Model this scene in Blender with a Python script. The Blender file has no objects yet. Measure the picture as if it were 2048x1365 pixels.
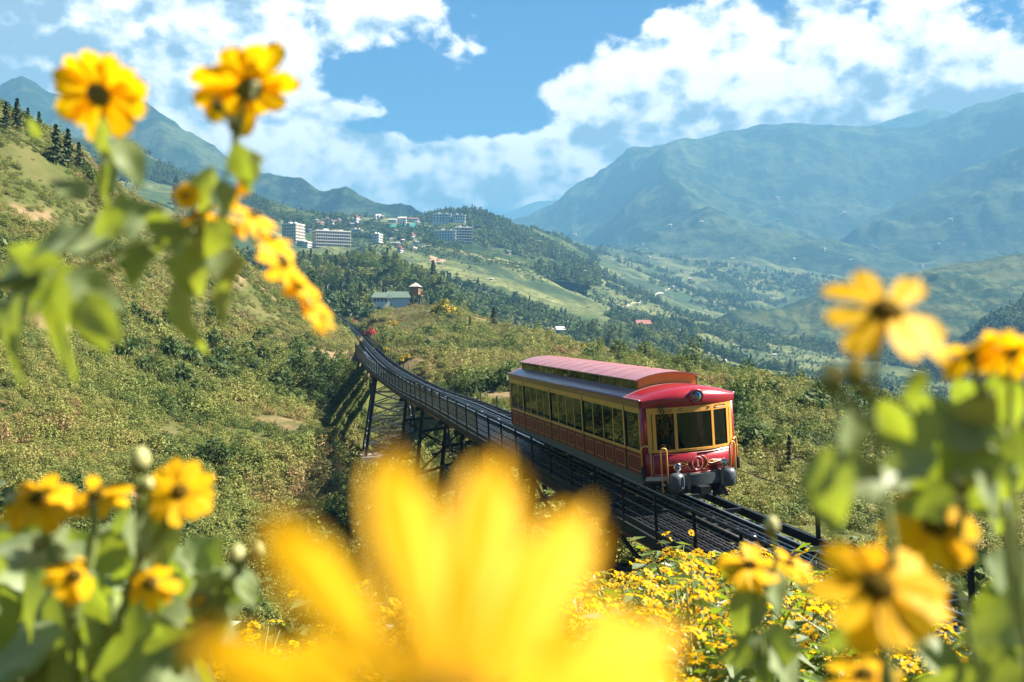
import bpy, bmesh, math, random
import numpy as np
from mathutils import Vector, Matrix, Euler
R = math.radians
random.seed(7); rng = np.random.default_rng(7)
SC = bpy.context.scene
COL = SC.collection

# ------------------------------------------------------------------ camera, sky, sun, exposure
F = 1990.0                                    # focal length of a 35 mm lens in pixels of the 2048 px wide photograph
CX, CY = 1024.0, 682.5
cam_d = bpy.data.cameras.new('camera'); cam = bpy.data.objects.new('camera', cam_d); COL.objects.link(cam)
cam_d.sensor_width = 36.0; cam_d.lens = 36.0 * F / 2048.0
cam.location = (0, 0, 0); cam.rotation_euler = (R(90), 0, 0)
cam_d.clip_start = 0.02; cam_d.clip_end = 30000
cam_d.dof.use_dof = True; cam_d.dof.focus_distance = 34.0; cam_d.dof.aperture_fstop = 2.9
SC.camera = cam

SUN_AZ, SUN_EL = R(81), R(44)                 # compass bearing from +Y (towards the scene) to +X (right), and height
sun_dir = Vector((math.sin(SUN_AZ) * math.cos(SUN_EL), math.cos(SUN_AZ) * math.cos(SUN_EL), math.sin(SUN_EL)))
sd = bpy.data.lights.new('sun', 'SUN'); sd.energy = 5.0; sd.angle = R(0.53); sd.color = (1.0, 0.93, 0.81)
sun = bpy.data.objects.new('sun', sd); COL.objects.link(sun)
sun.rotation_euler = sun_dir.to_track_quat('Z', 'Y').to_euler()

SC.view_settings.view_transform = 'Standard'; SC.view_settings.look = 'None'
SC.view_settings.gamma = 1.0; SC.view_settings.use_curve_mapping = False
SC.view_settings.exposure = 2.5
SC.cycles.use_denoising = True
SC.cycles.max_bounces = 6; SC.cycles.diffuse_bounces = 2; SC.cycles.glossy_bounces = 3
SC.cycles.transmission_bounces = 4; SC.cycles.transparent_max_bounces = 8; SC.cycles.volume_bounces = 0
SC.cycles.sample_clamp_indirect = 6.0

# node helpers ------------------------------------------------------
class NT:
    """small wrapper to write node trees as expressions"""
    def __init__(s, tree): s.t = tree
    def n(s, kind, ins=None, **kw):
        nd = s.t.nodes.new(kind)
        for k, v in kw.items(): setattr(nd, k, v)
        for k, v in (ins or {}).items():
            sk = nd.inputs[k]
            if isinstance(v, bpy.types.NodeSocket): s.t.links.new(v, sk)
            else: sk.default_value = v
        return nd
    def m(s, op, a, b=0.0, c=0.0, clamp=False):
        nd = s.n('ShaderNodeMath', operation=op, use_clamp=clamp)
        for i, v in enumerate((a, b, c)):
            if isinstance(v, bpy.types.NodeSocket): s.t.links.new(v, nd.inputs[i])
            else: nd.inputs[i].default_value = v
        return nd.outputs[0]
    def v(s, op, a, b=(0, 0, 0)):
        nd = s.n('ShaderNodeVectorMath', operation=op)
        for i, v in enumerate((a, b)):
            if isinstance(v, bpy.types.NodeSocket): s.t.links.new(v, nd.inputs[i])
            elif op == 'SCALE' and i == 1: nd.inputs['Scale'].default_value = v
            else: nd.inputs[i].default_value = v
        return nd.outputs[1] if op in ('LENGTH', 'DOT_PRODUCT', 'DISTANCE') else nd.outputs[0]
    def noise(s, vec, scale, detail=4, rough=0.55, dist=0.0):
        return s.n('ShaderNodeTexNoise', {'Vector': vec, 'Scale': scale, 'Detail': detail, 'Roughness': rough, 'Distortion': dist}).outputs['Fac']
    def step(s, x, a, b):
        nd = s.n('ShaderNodeMapRange', {'Value': x, 'From Min': a, 'From Max': b}, interpolation_type='SMOOTHSTEP')
        return nd.outputs[0]
    def mix(s, f, a, b):
        nd = s.n('ShaderNodeMix', data_type='RGBA')
        for k, v in ((0, f), (6, a), (7, b)):
            if isinstance(v, bpy.types.NodeSocket): s.t.links.new(v, nd.inputs[k])
            else: nd.inputs[k].default_value = v if k == 0 else (*v[:3], 1)
        return nd.outputs[2]
    def ramp(s, f, stops):
        nd = s.n('ShaderNodeValToRGB', {'Fac': f}); e = nd.color_ramp.elements
        while len(e) < len(stops): e.new(0.5)
        for q, (p, c) in zip(e, stops): q.position = p; q.color = (*c, 1)
        return nd.outputs[0]

# world ------------------------------------------------------------
def px_dir(px, py):
    x, z = (px - CX) / F, (CY - py) / F
    return math.atan2(x, 1.0), math.atan2(z, math.hypot(x, 1.0))
W = bpy.data.worlds.new('World'); W.cycles.sampling_method = 'MANUAL'; W.cycles.sample_map_resolution = 256; SC.world = W; W.use_nodes = True
W.node_tree.nodes.clear(); T = NT(W.node_tree)
sky = T.n('ShaderNodeTexSky', sky_type='NISHITA', sun_disc=False, sun_elevation=SUN_EL, sun_rotation=SUN_AZ,
          altitude=1500.0, air_density=1.0, dust_density=0.3, ozone_density=3.0)
gen = T.n('ShaderNodeTexCoord').outputs['Generated']
sep = T.n('ShaderNodeSeparateXYZ', {0: gen})
az = T.m('ARCTAN2', sep.outputs[0], sep.outputs[1]); el = T.m('ARCSINE', sep.outputs[2])
CLOUDS = [  # px, py, half width, half height, weight  (cloud banks over the valley)
    (180, 40, 480, 170, .66), (470, 40, 330, 95, .50), (300, 190, 270, 120, .55), (60, 120, 200, 120, .4), (150, 110, 480, 230, .50), (580, 310, 130, 75, .50), (760, 25, 90, 40, .25),
    (700, 355, 260, 70, .60), (950, 355, 300, 55, .60), (1180, 315, 260, 62, .52), (1060, 140, 190, 60, .40), (1140, 200, 80, 30, .25),
    (1380, 70, 190, 110, .50), (1560, 150, 260, 110, .46), (1780, 110, 170, 110, .40), (1930, 170, 240, 90, .46), (1450, 260, 330, 80, .40),
    (670, 225, 80, 12, .5), (1640, 20, 80, 50, .3), (1870, 10, 70, 40, .3),
    (690, 150, 110, 60, -.42), (860, 120, 190, 90, -.42), (720, 245, 150, 30, -.25), (1100, 30, 130, 60, -.4), (960, 250, 170, 42, -.34), (1960, 50, 60, 50, -.25), (1725, 55, 40, 40, -.2)]
cov = None
for px, py, rx, ry, w in CLOUDS:
    a0, e0 = px_dir(px, py); ra, re = rx / F, ry / F
    da = T.m('DIVIDE', T.m('SUBTRACT', az, a0), ra); de = T.m('DIVIDE', T.m('SUBTRACT', el, e0), re)
    g = T.m('MULTIPLY', T.m('EXPONENT', T.m('MULTIPLY', T.m('ADD', T.m('MULTIPLY', da, da), T.m('MULTIPLY', de, de)), -0.9)), w)
    cov = g if cov is None else T.m('ADD', cov, g)
cov = T.m('MINIMUM', cov, 0.66)
def fbm(off):
    vv = T.n('ShaderNodeCombineXYZ', {0: T.m('ADD', az, off[0]), 1: T.m('MULTIPLY', T.m('ADD', el, off[1]), 1.35), 2: 0.37}).outputs[0]
    big = T.noise(vv, 7.5, 12, 0.58, 0.0)
    bill = T.n('ShaderNodeTexVoronoi', {'Vector': T.v('ADD', vv, T.v('SCALE', T.n('ShaderNodeTexNoise', {'Vector': vv, 'Scale': 30.0, 'Detail': 5}).outputs['Color'], 0.02)), 'Scale': 22.0}, feature='F1').outputs['Distance']
    bill2 = T.n('ShaderNodeTexVoronoi', {'Vector': T.v('ADD', vv, T.v('SCALE', T.n('ShaderNodeTexNoise', {'Vector': vv, 'Scale': 70.0, 'Detail': 5}).outputs['Color'], 0.012)), 'Scale': 55.0}, feature='F1').outputs['Distance']
    return T.m('SUBTRACT', big, T.m('ADD', T.m('MULTIPLY', bill, 0.16), T.m('MULTIPLY', bill2, 0.06)))
dens0 = T.m('ADD', T.m('MULTIPLY_ADD', fbm((0, 0)), 1.9, -0.33), cov); dens1 = T.m('ADD', T.m('MULTIPLY_ADD', fbm((0.010, 0.020)), 1.9, -0.33), cov)
alpha = T.step(dens0, 0.62, 0.80)
lit = T.m('SUBTRACT', dens0, dens1)                           # brighter where the cloud thins towards the sun
thick = T.step(dens0, 0.85, 1.45)
grey = T.step(T.n('ShaderNodeCombineXYZ', {0: az}).outputs[0], 0, 1)
shade = T.m('ADD', T.m('MULTIPLY', lit, 3.2), T.m('MULTIPLY_ADD', thick, -0.42, 1.0))
left_bank = T.m('MULTIPLY', T.step(az, -0.20, -0.42), T.step(el, 0.16, 0.30))   # the thick grey bank that stands over the left mountains
shade = T.m('SUBTRACT', shade, T.m('MULTIPLY', left_bank, 0.36))
shade = T.m('MINIMUM', T.m('MAXIMUM', shade, 0.34), 1.2)
ccol = T.v('SCALE', T.mix(T.step(shade, 0.45, 0.95), (0.78, 0.86, 0.95), (1.10, 1.0, 0.93)), 1.0)
sc_ = T.n('ShaderNodeVectorMath', {0: ccol}, operation='SCALE'); T.t.links.new(T.m('MULTIPLY', shade, 7.8), sc_.inputs['Scale'])
skyc = T.n('ShaderNodeMix', {0: 1.0, 6: sky.outputs[0], 7: (0.002, 0.235, 0.47, 1)}, data_type='RGBA', blend_type='MULTIPLY').outputs[2]
alpha = T.m('MULTIPLY', alpha, T.step(el, -0.02, 0.03))
bg = T.n('ShaderNodeBackground', {'Color': T.mix(alpha, skyc, sc_.outputs[0]), 'Strength': 0.05})
T.n('ShaderNodeOutputWorld', {0: bg.outputs[0]})
# ------------------------------------------------------------------ helpers
def at(px, py, Y):
    """the point at distance Y (metres ahead) seen in the photograph at px, py"""
    return Vector(((px - CX) / F * Y, Y, (CY - py) / F * Y))
def link(o, parent=None):
    COL.objects.link(o)
    if parent is not None: o.parent = parent
    return o
def tag(o, label=None, cat=None, group=None, kind=None):
    if label: o['label'] = label
    if cat: o['category'] = cat
    if group: o['group'] = group
    if kind: o['kind'] = kind
    return o
def empty(name, loc=(0, 0, 0), label=None, cat=None, group=None):
    o = bpy.data.objects.new(name, None); o.empty_display_size = 0.2; COL.objects.link(o); o.location = loc
    return tag(o, label, cat, group)
def mesh_from(name, verts, faces, mats, smooth=False, mi=None):
    me = bpy.data.meshes.new(name)
    verts = np.asarray(verts, dtype=np.float32).reshape(-1, 3)
    if isinstance(faces, np.ndarray):
        n, k = faces.shape
        me.vertices.add(len(verts)); me.vertices.foreach_set('co', verts.ravel())
        me.loops.add(n * k); me.loops.foreach_set('vertex_index', faces.astype(np.int32).ravel())
        me.polygons.add(n); me.polygons.foreach_set('loop_start', np.arange(0, n * k, k, dtype=np.int32))
        me.update(calc_edges=True)
    else:
        me.from_pydata(verts.tolist(), [], faces); me.update()
    for m in (mats if isinstance(mats, (list, tuple)) else [mats]): me.materials.append(m)
    if smooth: me.polygons.foreach_set('use_smooth', np.ones(len(me.polygons), dtype=bool))
    if mi is not None: me.polygons.foreach_set('material_index', np.asarray(mi, dtype=np.int32))
    return me
class MB:
    """collects boxes, bars, tubes and the like into one mesh"""
    def __init__(s): s.v = []; s.f = []
    def add(s, vs, fs):
        b = len(s.v); s.v += [tuple(v) for v in vs]; s.f += [tuple(b + i for i in f) for f in fs]; return s
    def box(s, x0, x1, y0, y1, z0, z1, M=None):
        vs = [Vector((x, y, z)) for z in (z0, z1) for y in (y0, y1) for x in (x0, x1)]
        if M is not None: vs = [M @ v for v in vs]
        return s.add(vs, [(0, 2, 3, 1), (4, 5, 7, 6), (0, 1, 5, 4), (2, 6, 7, 3), (0, 4, 6, 2), (1, 3, 7, 5)])
    def bar(s, a, b, w, h=None, up=(0, 0, 1)):
        h = h or w; a = Vector(a); b = Vector(b); d = (b - a).normalized(); up = Vector(up)
        if abs(d.dot(up)) > 0.98: up = Vector((1, 0, 0))
        x = d.cross(up).normalized() * w / 2; z = x.cross(d).normalized() * h / 2
        vs = [p + sx * x + sz * z for p in (a, b) for sx, sz in ((-1, -1), (1, -1), (1, 1), (-1, 1))]
        return s.add(vs, [(3, 2, 1, 0), (4, 5, 6, 7), (0, 1, 5, 4), (1, 2, 6, 5), (2, 3, 7, 6), (3, 0, 4, 7)])
    def tube(s, pts, r, n=8, cap=True):
        pts = [Vector(p) for p in pts]; rs = r if isinstance(r, (list, tuple)) else [r] * len(pts)
        b = len(s.v); ref = Vector((0.13, 0.21, 0.97))
        for i, p in enumerate(pts):
            d = (pts[min(i + 1, len(pts) - 1)] - pts[max(i - 1, 0)]).normalized()
            rr = ref if abs(d.dot(ref)) < 0.95 else Vector((1, 0, 0))
            x = d.cross(rr).normalized(); y = d.cross(x)
            for k in range(n):
                a = 2 * math.pi * k / n; s.v.append(tuple(p + rs[i] * (math.cos(a) * x + math.sin(a) * y)))
        for i in range(len(pts) - 1):
            for k in range(n):
                k2 = (k + 1) % n; s.f.append((b + i * n + k, b + i * n + k2, b + (i + 1) * n + k2, b + (i + 1) * n + k))
        if cap:
            s.f.append(tuple(b + k for k in reversed(range(n)))); e = b + (len(pts) - 1) * n; s.f.append(tuple(e + k for k in range(n)))
        return s
    def lathe(s, prof, c, axis=(0, 0, 1), n=16):
        axis = Vector(axis).normalized(); ref = Vector((0, 0, 1)) if abs(axis.z) < 0.9 else Vector((1, 0, 0))
        x = axis.cross(ref).normalized(); y = axis.cross(x); c = Vector(c); b = len(s.v)
        for r, h in prof:
            for k in range(n):
                a = 2 * math.pi * k / n; s.v.append(tuple(c + axis * h + r * (math.cos(a) * x + math.sin(a) * y)))
        for i in range(len(prof) - 1):
            for k in range(n):
                k2 = (k + 1) % n; s.f.append((b + i * n + k, b + (i + 1) * n + k, b + (i + 1) * n + k2, b + i * n + k2))
        return s
    def mesh(s, name, mat, smooth=False): return mesh_from(name, s.v, s.f, mat, smooth)
    def build(s, name, mat, parent=None, smooth=False):
        return link(bpy.data.objects.new(name, s.mesh(name, mat, smooth)), parent)
def copy_tree(o, parent=None):
    c = o.copy(); COL.objects.link(c); c.parent = parent
    for ch in KIDS.get(o.name, [k for k in o.children]): copy_tree(ch, c)
    return c
KIDS = {}

# numpy fractal noise -------------------------------------------------
def _hash(ix, iy, seed):
    h = (ix.astype(np.int64) * 374761393 + iy.astype(np.int64) * 668265263 + seed * 1442695041) & 0xffffffff
    h = ((h ^ (h >> 13)) * 1274126177) & 0xffffffff
    return ((h ^ (h >> 16)) & 0xffff) / 65535.0
def vnoise(x, y, seed=0):
    x = np.asarray(x, float); y = np.asarray(y, float)
    ix, iy = np.floor(x), np.floor(y); fx, fy = x - ix, y - iy
    fx = fx * fx * fx * (fx * (fx * 6 - 15) + 10); fy = fy * fy * fy * (fy * (fy * 6 - 15) + 10)
    a = _hash(ix, iy, seed); b = _hash(ix + 1, iy, seed); c = _hash(ix, iy + 1, seed); d = _hash(ix + 1, iy + 1, seed)
    return (a * (1 - fx) + b * fx) * (1 - fy) + (c * (1 - fx) + d * fx) * fy
def fnoise(x, y, oct=5, seed=0, ridged=False, gain=0.5):
    s = 0; a = 1.0; t = 0
    for o in range(oct):
        n = vnoise(x * 2 ** o + 17.3 * o, y * 2 ** o - 9.1 * o, seed + o)
        n = 1 - np.abs(2 * n - 1) if ridged else n
        s = s + a * n; t += a; a *= gain
    return s / t                                                  # 0..1
# materials ------------------------------------------------------------
def new_mat(name):
    m = bpy.data.materials.new(name); m.use_nodes = True; m.node_tree.nodes.clear()
    return m, NT(m.node_tree)
def out(T, sh, disp=None):
    o = T.n('ShaderNodeOutputMaterial', {0: sh})
    if disp is not None: T.t.links.new(disp, o.inputs[2])
def solid(name, col, rough=0.6, metal=0.0, var=0.12, scale=6.0, spec=0.5, bump=0.0, coat=0.0, dirt=None):
    """a plain material with a little tonal wear"""
    m, T = new_mat(name)
    pos = T.n('ShaderNodeTexCoord').outputs['Object']
    nz = T.noise(pos, scale, 6, 0.6)
    c = T.mix(nz, tuple(v * (1 - var) for v in col), tuple(min(1, v * (1 + var)) for v in col))
    if dirt:
        c = T.mix(T.step(T.noise(pos, scale * 0.37, 8, 0.7), 0.55, 0.75), c, dirt)
    ins = {'Base Color': c, 'Roughness': T.m('MULTIPLY_ADD', nz, 0.15, rough - 0.07), 'Metallic': metal, 'Specular IOR Level': spec}
    if coat: ins['Coat Weight'] = coat; ins['Coat Roughness'] = 0.08
    if bump: ins['Normal'] = T.n('ShaderNodeBump', {'Strength': bump, 'Distance': 0.02, 'Height': nz}).outputs[0]
    out(T, T.n('ShaderNodeBsdfPrincipled', ins).outputs[0]); return m
# ------------------------------------------------------------------ railway line (needed by the ground too)
CAR_R = Matrix(((0.96537, -0.25298, -0.06374), (0.25091, 0.96724, -0.0387), (0.07144, 0.02136, 0.99722)))
CAR_T = Vector((5.4446, 30.1723, -3.9632))
RAIL_Z = -0.92
def near_track(y): return CAR_T + CAR_R @ Vector((-0.05, y, RAIL_Z + 0.013 * (y - 6)))
_tp = [near_track(y) for y in (-40, -34, -28, -22, -16, -10, -4, 2, 8, 14, 20, 26, 32)]
_tp += [Vector(p) for p in ((-5.9, 75, -3.75), (-9.3, 90, -3.4), (-12.7, 105, -2.85), (-16.6, 125, -2.2), (-21.2, 150, -1.35), (-28.2, 190, -0.2), (-37.4, 240, 1.9),
        (-48.0, 290, 5.0), (-58.5, 330, 8.8), (-67.0, 380, 14.0), (-82.0, 430, 20.4), (-95, 470, 24))]
def _resample(P, step):
    P = np.array([tuple(p) for p in P]); d = np.r_[0, np.cumsum(np.linalg.norm(np.diff(P, axis=0), axis=1))]
    # Catmull-Rom through the points
    out_ = []
    for i in range(len(P) - 1):
        p0, p1, p2, p3 = P[max(i - 1, 0)], P[i], P[i + 1], P[min(i + 2, len(P) - 1)]
        n = max(2, int((d[i + 1] - d[i]) / 0.25))
        for k in range(n):
            t = k / n; m1 = (p2 - p0) / max(d[min(i + 1, len(P) - 1)] - d[max(i - 1, 0)], 1e-6) * (d[i + 1] - d[i])
            m2 = (p3 - p1) / max(d[min(i + 2, len(P) - 1)] - d[i], 1e-6) * (d[i + 1] - d[i])
            out_.append((2 * t ** 3 - 3 * t ** 2 + 1) * p1 + (t ** 3 - 2 * t ** 2 + t) * m1 + (-2 * t ** 3 + 3 * t ** 2) * p2 + (t ** 3 - t ** 2) * m2)
    out_.append(P[-1]); out_ = np.array(out_); dd = np.r_[0, np.cumsum(np.linalg.norm(np.diff(out_, axis=0), axis=1))]
    s = np.arange(0, dd[-1], step); return np.stack([np.interp(s, dd, out_[:, k]) for k in range(3)], 1), s
TRK, TRK_S = _resample(_tp, 0.5)
TRK_T = np.gradient(TRK, axis=0); TRK_T /= np.linalg.norm(TRK_T, axis=1)[:, None]
TRK_X = np.cross(TRK_T, (0, 0, 1.0)); TRK_X /= np.linalg.norm(TRK_X, axis=1)[:, None]
CAR_S = TRK_S[np.argmin(np.abs(TRK - np.array(near_track(0))).sum(1))]
_cant = 0.0705 * np.clip(1 - (TRK_S - CAR_S - 20) / 45, 0, 1)        # the outer rail stands higher round the bend
TRK_X = TRK_X + np.array((0, 0, 1.0)) * _cant[:, None]; TRK_X /= np.linalg.norm(TRK_X, axis=1)[:, None]
TRK_Z = np.cross(TRK_X, TRK_T)
def trk(s, x=0.0, z=0.0):
    """point on the line: s metres behind the front of the car, x to the right (seen uphill), z above the rail heads"""
    q = (s + CAR_S) / 0.5; i = int(np.clip(math.floor(q), 0, len(TRK) - 2)); f_ = min(max(q - i, 0), 1)
    L_ = lambda A: A[i] * (1 - f_) + A[i + 1] * f_
    return Vector(L_(TRK) + L_(TRK_X) * x + L_(TRK_Z) * z)
S_MIN, S_MAX = -30.0, TRK_S[-1] - CAR_S - 1
# ------------------------------------------------------------------ ground: one sheet from the feet to the horizon
GP = []
def gp(px, Y, py): GP.append((px, Y, (CY - py) / F * Y))
def gz(px, Y, z): GP.append((px, Y, z))
for px in (-900, -300, 400, 1024, 1600, 2300, 2950): gz(px, 1.0, -2.0); gz(px, 4.0, -2.55)
for px, z in ((-900, -3.2), (-300, -4.0), (400, -4.1), (1024, -3.7), (1600, -3.5), (2300, -3.8), (2950, -4.2)): gz(px, 8, z)
for px, z in ((-300, -6.8), (400, -6.9), (1024, -5.1), (1450, -4.5), (1750, -4.9), (2100, -6.2)): gz(px, 13, z)
for px, z in ((-300, -8.6), (300, -9.2), (700, -8.2), (1050, -6.1), (1250, -5.9), (1450, -5.35), (1650, -5.8), (1780, -7.0), (1950, -7.5)): gz(px, 18, z)
for px, z in ((-300, -9), (300, -10.2), (600, -9.8), (1000, -8.6), (1300, -7.7), (1700, -8.0), (2048, -8.4), (2400, -8)): gz(px, 26, z)
for px, Y, py in ((-900, 200, 60), (-900, 100, 400), (-900, 60, 800), (-300, 170, 120), (-300, 120, 350), (-300, 80, 700), (-300, 50, 1000), (0, 140, 222), (0, 115, 400), (0, 95, 560), (0, 70, 800), (0, 54, 1000), (150, 42, 1150),
        (150, 155, 300), (300, 165, 425), (300, 120, 600), (300, 88, 800), (300, 62, 1000), (420, 172, 470), (500, 180, 545), (500, 122, 700), (500, 90, 850), (500, 66, 1000),
        (590, 188, 590), (640, 190, 622), (640, 125, 725), (640, 88, 850), (620, 68, 980), (690, 140, 697), (700, 115, 735), (755, 100, 930), (735, 94, 955), (785, 94, 955), (760, 82, 975), (700, 62, 1000), (850, 75, 935), (900, 62, 1000), (1050, 42, 1090), (1250, 33, 1150),
        (500, 45, 1210), (850, 44, 1150), (150, 34, 1270)):
    gp(px, Y, py)
for px, Y, py in ((1010, 64, 846), (905, 95, 768), (830, 130, 705), (780, 170, 668), (752, 235, 640), (760, 265, 622), (831, 275, 611), (905, 265, 612), (1000, 240, 650), (1100, 205, 676), (1200, 170, 697), (1300, 145, 722),
        (1400, 130, 742), (1500, 115, 764), (1600, 105, 786), (1700, 100, 792), (1800, 95, 818), (1900, 88, 880), (2000, 82, 905), (2100, 80, 930), (2300, 80, 980), (2700, 90, 1000),
        (850, 200, 655), (1000, 130, 738), (1180, 95, 790), (1350, 80, 815), (1550, 72, 870), (1530, 50, 1000), (1700, 66, 890), (1700, 42, 1085), (1850, 62, 955), (1900, 36, 1150), (2048, 52, 1030), (2500, 50, 1150),
        (830, 400, 690), (1000, 330, 725), (1200, 240, 800), (1400, 190, 850), (1600, 150, 900), (1800, 140, 950), (2000, 130, 1010), (2400, 130, 1060)):
    gp(px, Y, py)
for px, Y, py in ((-300, 240, 230), (0, 210, 290), (300, 240, 500), (500, 260, 585), (600, 300, 590), (560, 420, 560), (620, 620, 548), (700, 620, 528), (780, 560, 545), (850, 500, 556), (900, 450, 600), (700, 480, 562), (760, 400, 598),
        (660, 1000, 512), (600, 950, 506), (770, 950, 500), (600, 1500, 440), (800, 1500, 443), (900, 800, 555), (900, 1150, 492), (1000, 900, 540), (1000, 1300, 478), (940, 1800, 450), (1080, 1850, 474), (1130, 1900, 488),
        (960, 520, 655), (1050, 620, 665), (1100, 800, 620), (1100, 1200, 540), (1200, 1100, 600), (1300, 1100, 640), (1180, 560, 695), (1280, 600, 700), (1400, 1100, 662), (1400, 700, 716), (1500, 900, 718), (1600, 900, 742), (1600, 1400, 690),
        (1500, 1400, 662), (1200, 2000, 520), (1400, 2200, 560), (1600, 2200, 585), (1800, 520, 830), (1800, 800, 775), (1950, 900, 762), (2048, 600, 815), (2048, 1100, 742), (2600, 700, 800), (1850, 1700, 670), (2300, 1600, 680), (-300, 1800, 380), (300, 1700, 430),
        (-900, 2600, 400), (0, 2600, 420), (600, 2600, 470), (1100, 2700, 480), (1300, 2700, 500), (1500, 2700, 520), (1800, 2700, 560), (2300, 2700, 580), (2900, 2700, 580), (-900, 600, 300), (2900, 1500, 700), (2900, 250, 950)):
    gp(px, Y, py)
for px, q in ((-900, (300, 330, 360)), (-300, (280, 320, 350)), (0, (310, 340, 370)), (150, (360, 380, 400)), (300, (500, 500, 490)), (450, (570, 555, 520))):
    gp(px, 300, q[0]); gp(px, 480, q[1]); gp(px, 750, q[2])
for px in (-900, 0, 700, 1400, 2100, 2900): gp(px, 5200, 590); gp(px, 9000, 620)
for s in range(-26, 421, 9):                                       # the ground keeps under the line
    p = trk(s); h = np.interp(s, (-26, -12, 2, 15, 30, 50, 70, 84, 100, 122, 420), (1.6, 1.9, 3.4, 4.6, 5.4, 6.4, 8.2, 5.0, 2.2, 1.1, 1.0))
    GP.append((CX + F * p.x / p.y, p.y, p.z - h))
GP = np.array(GP)
def _uv(px, Y): return np.stack([np.asarray(px) / 420.0, np.log(np.asarray(Y) + 3.0) * 2.6], -1)
_A = _uv(GP[:, 0], GP[:, 1]); _w = GP[:, 2] / (GP[:, 1] + 6)
def _kern(A, B):
    r = np.sqrt(((A[:, None] - B[None]) ** 2).sum(-1)); return r ** 3 * 0.15 + r
_n = len(_A); _P = np.c_[np.ones(_n), _A]
_K = np.zeros((_n + 3, _n + 3)); _K[:_n, :_n] = _kern(_A, _A) + np.eye(_n) * 0.004; _K[:_n, _n:] = _P; _K[_n:, :_n] = _P.T
_c = np.linalg.solve(_K, np.r_[_w, 0, 0, 0])
def relief(X, Y):
    """small humps and folds of the hillsides"""
    a = np.interp(Y, (0, 10, 40, 120, 400, 1000, 3000, 9000), (0.05, 0.12, 0.5, 1.4, 4, 14, 30, 40))
    z = (fnoise(X / 9, Y / 9, 4, 3) - 0.5) * np.minimum(a, 1.2) * 1.3
    z = z + (fnoise(X / 60, Y / 60, 4, 11) - 0.5) * np.clip(a - 0.8, 0, 9) * 1.6
    z = z + (fnoise(X / 330, Y / 330, 5, 21, True) - 0.5) * np.clip(a - 5, 0, 60) * 1.6
    return z
def ground_z(X, Y):
    X = np.atleast_1d(np.asarray(X, float)); Y = np.atleast_1d(np.asarray(Y, float)); Yc = np.maximum(Y, 0.5)
    px = np.clip(CX + F * X / Yc, -900, 2950); z = np.empty(len(X))
    for i in range(0, len(X), 20000):
        q = _uv(px[i:i + 20000], Yc[i:i + 20000])
        z[i:i + 20000] = (_kern(q, _A) @ _c[:_n] + _c[_n] + q @ _c[_n + 1:]) * (Yc[i:i + 20000] + 6)
    tw = np.ones(len(X))                                            # keep the relief off the trackbed
    near = Y < 480
    if near.any():
        step = TRK[::6]; d = np.full(near.sum(), 1e9); Xn, Yn = X[near], Y[near]
        for p in step: d = np.minimum(d, (Xn - p[0]) ** 2 + (Yn - p[1]) ** 2)
        tw[near] = np.clip((np.sqrt(d) - 3) / 12, 0.1, 1)
    return z + relief(X, Y) * tw
def gzs(x, y): return float(ground_z([x], [y])[0])

def bare_soil(X, Y):
    """where the scrub gives way to bare earth"""
    return np.clip((fnoise(np.asarray(X) / 7, np.asarray(Y) / 10, 5, 81, False, .6) - .665) / .06, 0, 1)
# ground material: scrub and bare earth near by, paddy terraces, meadows and woods farther off
m_ground, T = new_mat('ground'); pos = T.n('ShaderNodeNewGeometry').outputs['Position']
sp = T.n('ShaderNodeSeparateXYZ', {0: pos})
n1 = T.noise(pos, 0.9, 8, 0.65); n2 = T.noise(pos, 0.09, 6, 0.6); n3 = T.noise(pos, 0.012, 5, 0.55, 0.6)
near_c = T.mix(T.step(n2, 0.42, 0.62), (0.060, 0.075, 0.018), (0.10, 0.098, 0.032))
near_c = T.mix(T.m('MULTIPLY', T.step(n1, 0.5, 0.8), 0.5), near_c, (0.16, 0.11, 0.055))
near_c = T.mix(T.m('MULTIPLY', T.n('ShaderNodeAttribute', attribute_name='bare').outputs['Fac'], T.step(n1, 0.25, 0.5)), near_c, (0.21, 0.145, 0.075))
far_c = T.mix(T.step(n3, 0.40, 0.60), (0.034, 0.058, 0.018), (0.150, 0.155, 0.052))
far_c = T.mix(T.step(T.noise(pos, 0.0065, 7, 0.65), 0.52, 0.60), far_c, (0.024, 0.042, 0.016))
terr = T.m('ADD', T.m('MULTIPLY', sp.outputs[2], 0.26), T.m('MULTIPLY', n2, 3.2))
lines = T.step(T.m('ABSOLUTE', T.m('SUBTRACT', T.m('FRACT', terr), 0.5)), 0.36, 0.47)
lines = T.m('MULTIPLY', lines, T.step(T.noise(pos, 0.007, 4, 0.5), 0.36, 0.48))
far_c = T.mix(T.m('MULTIPLY', lines, 0.9), far_c, (0.035, 0.05, 0.022))
far_c = T.mix(T.m('MULTIPLY', T.step(T.noise(pos, 0.11, 7, 0.72), 0.48, 0.62), 0.75), far_c, (0.045, 0.062, 0.020))
far_c = T.mix(T.step(T.noise(pos, 0.02, 6, 0.7), 0.63, 0.68), far_c, (0.28, 0.22, 0.13))
gcol = T.mix(T.step(sp.outputs[1], 300, 420), near_c, far_c)
bmp = T.n('ShaderNodeBump', {'Strength': 0.6, 'Distance': 0.25, 'Height': T.noise(pos, 2.5, 6, 0.7)}).outputs[0]
out(T, T.n('ShaderNodeBsdfPrincipled', {'Base Color': gcol, 'Roughness': 0.95, 'Specular IOR Level': 0.1, 'Normal': bmp}).outputs[0])

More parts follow.
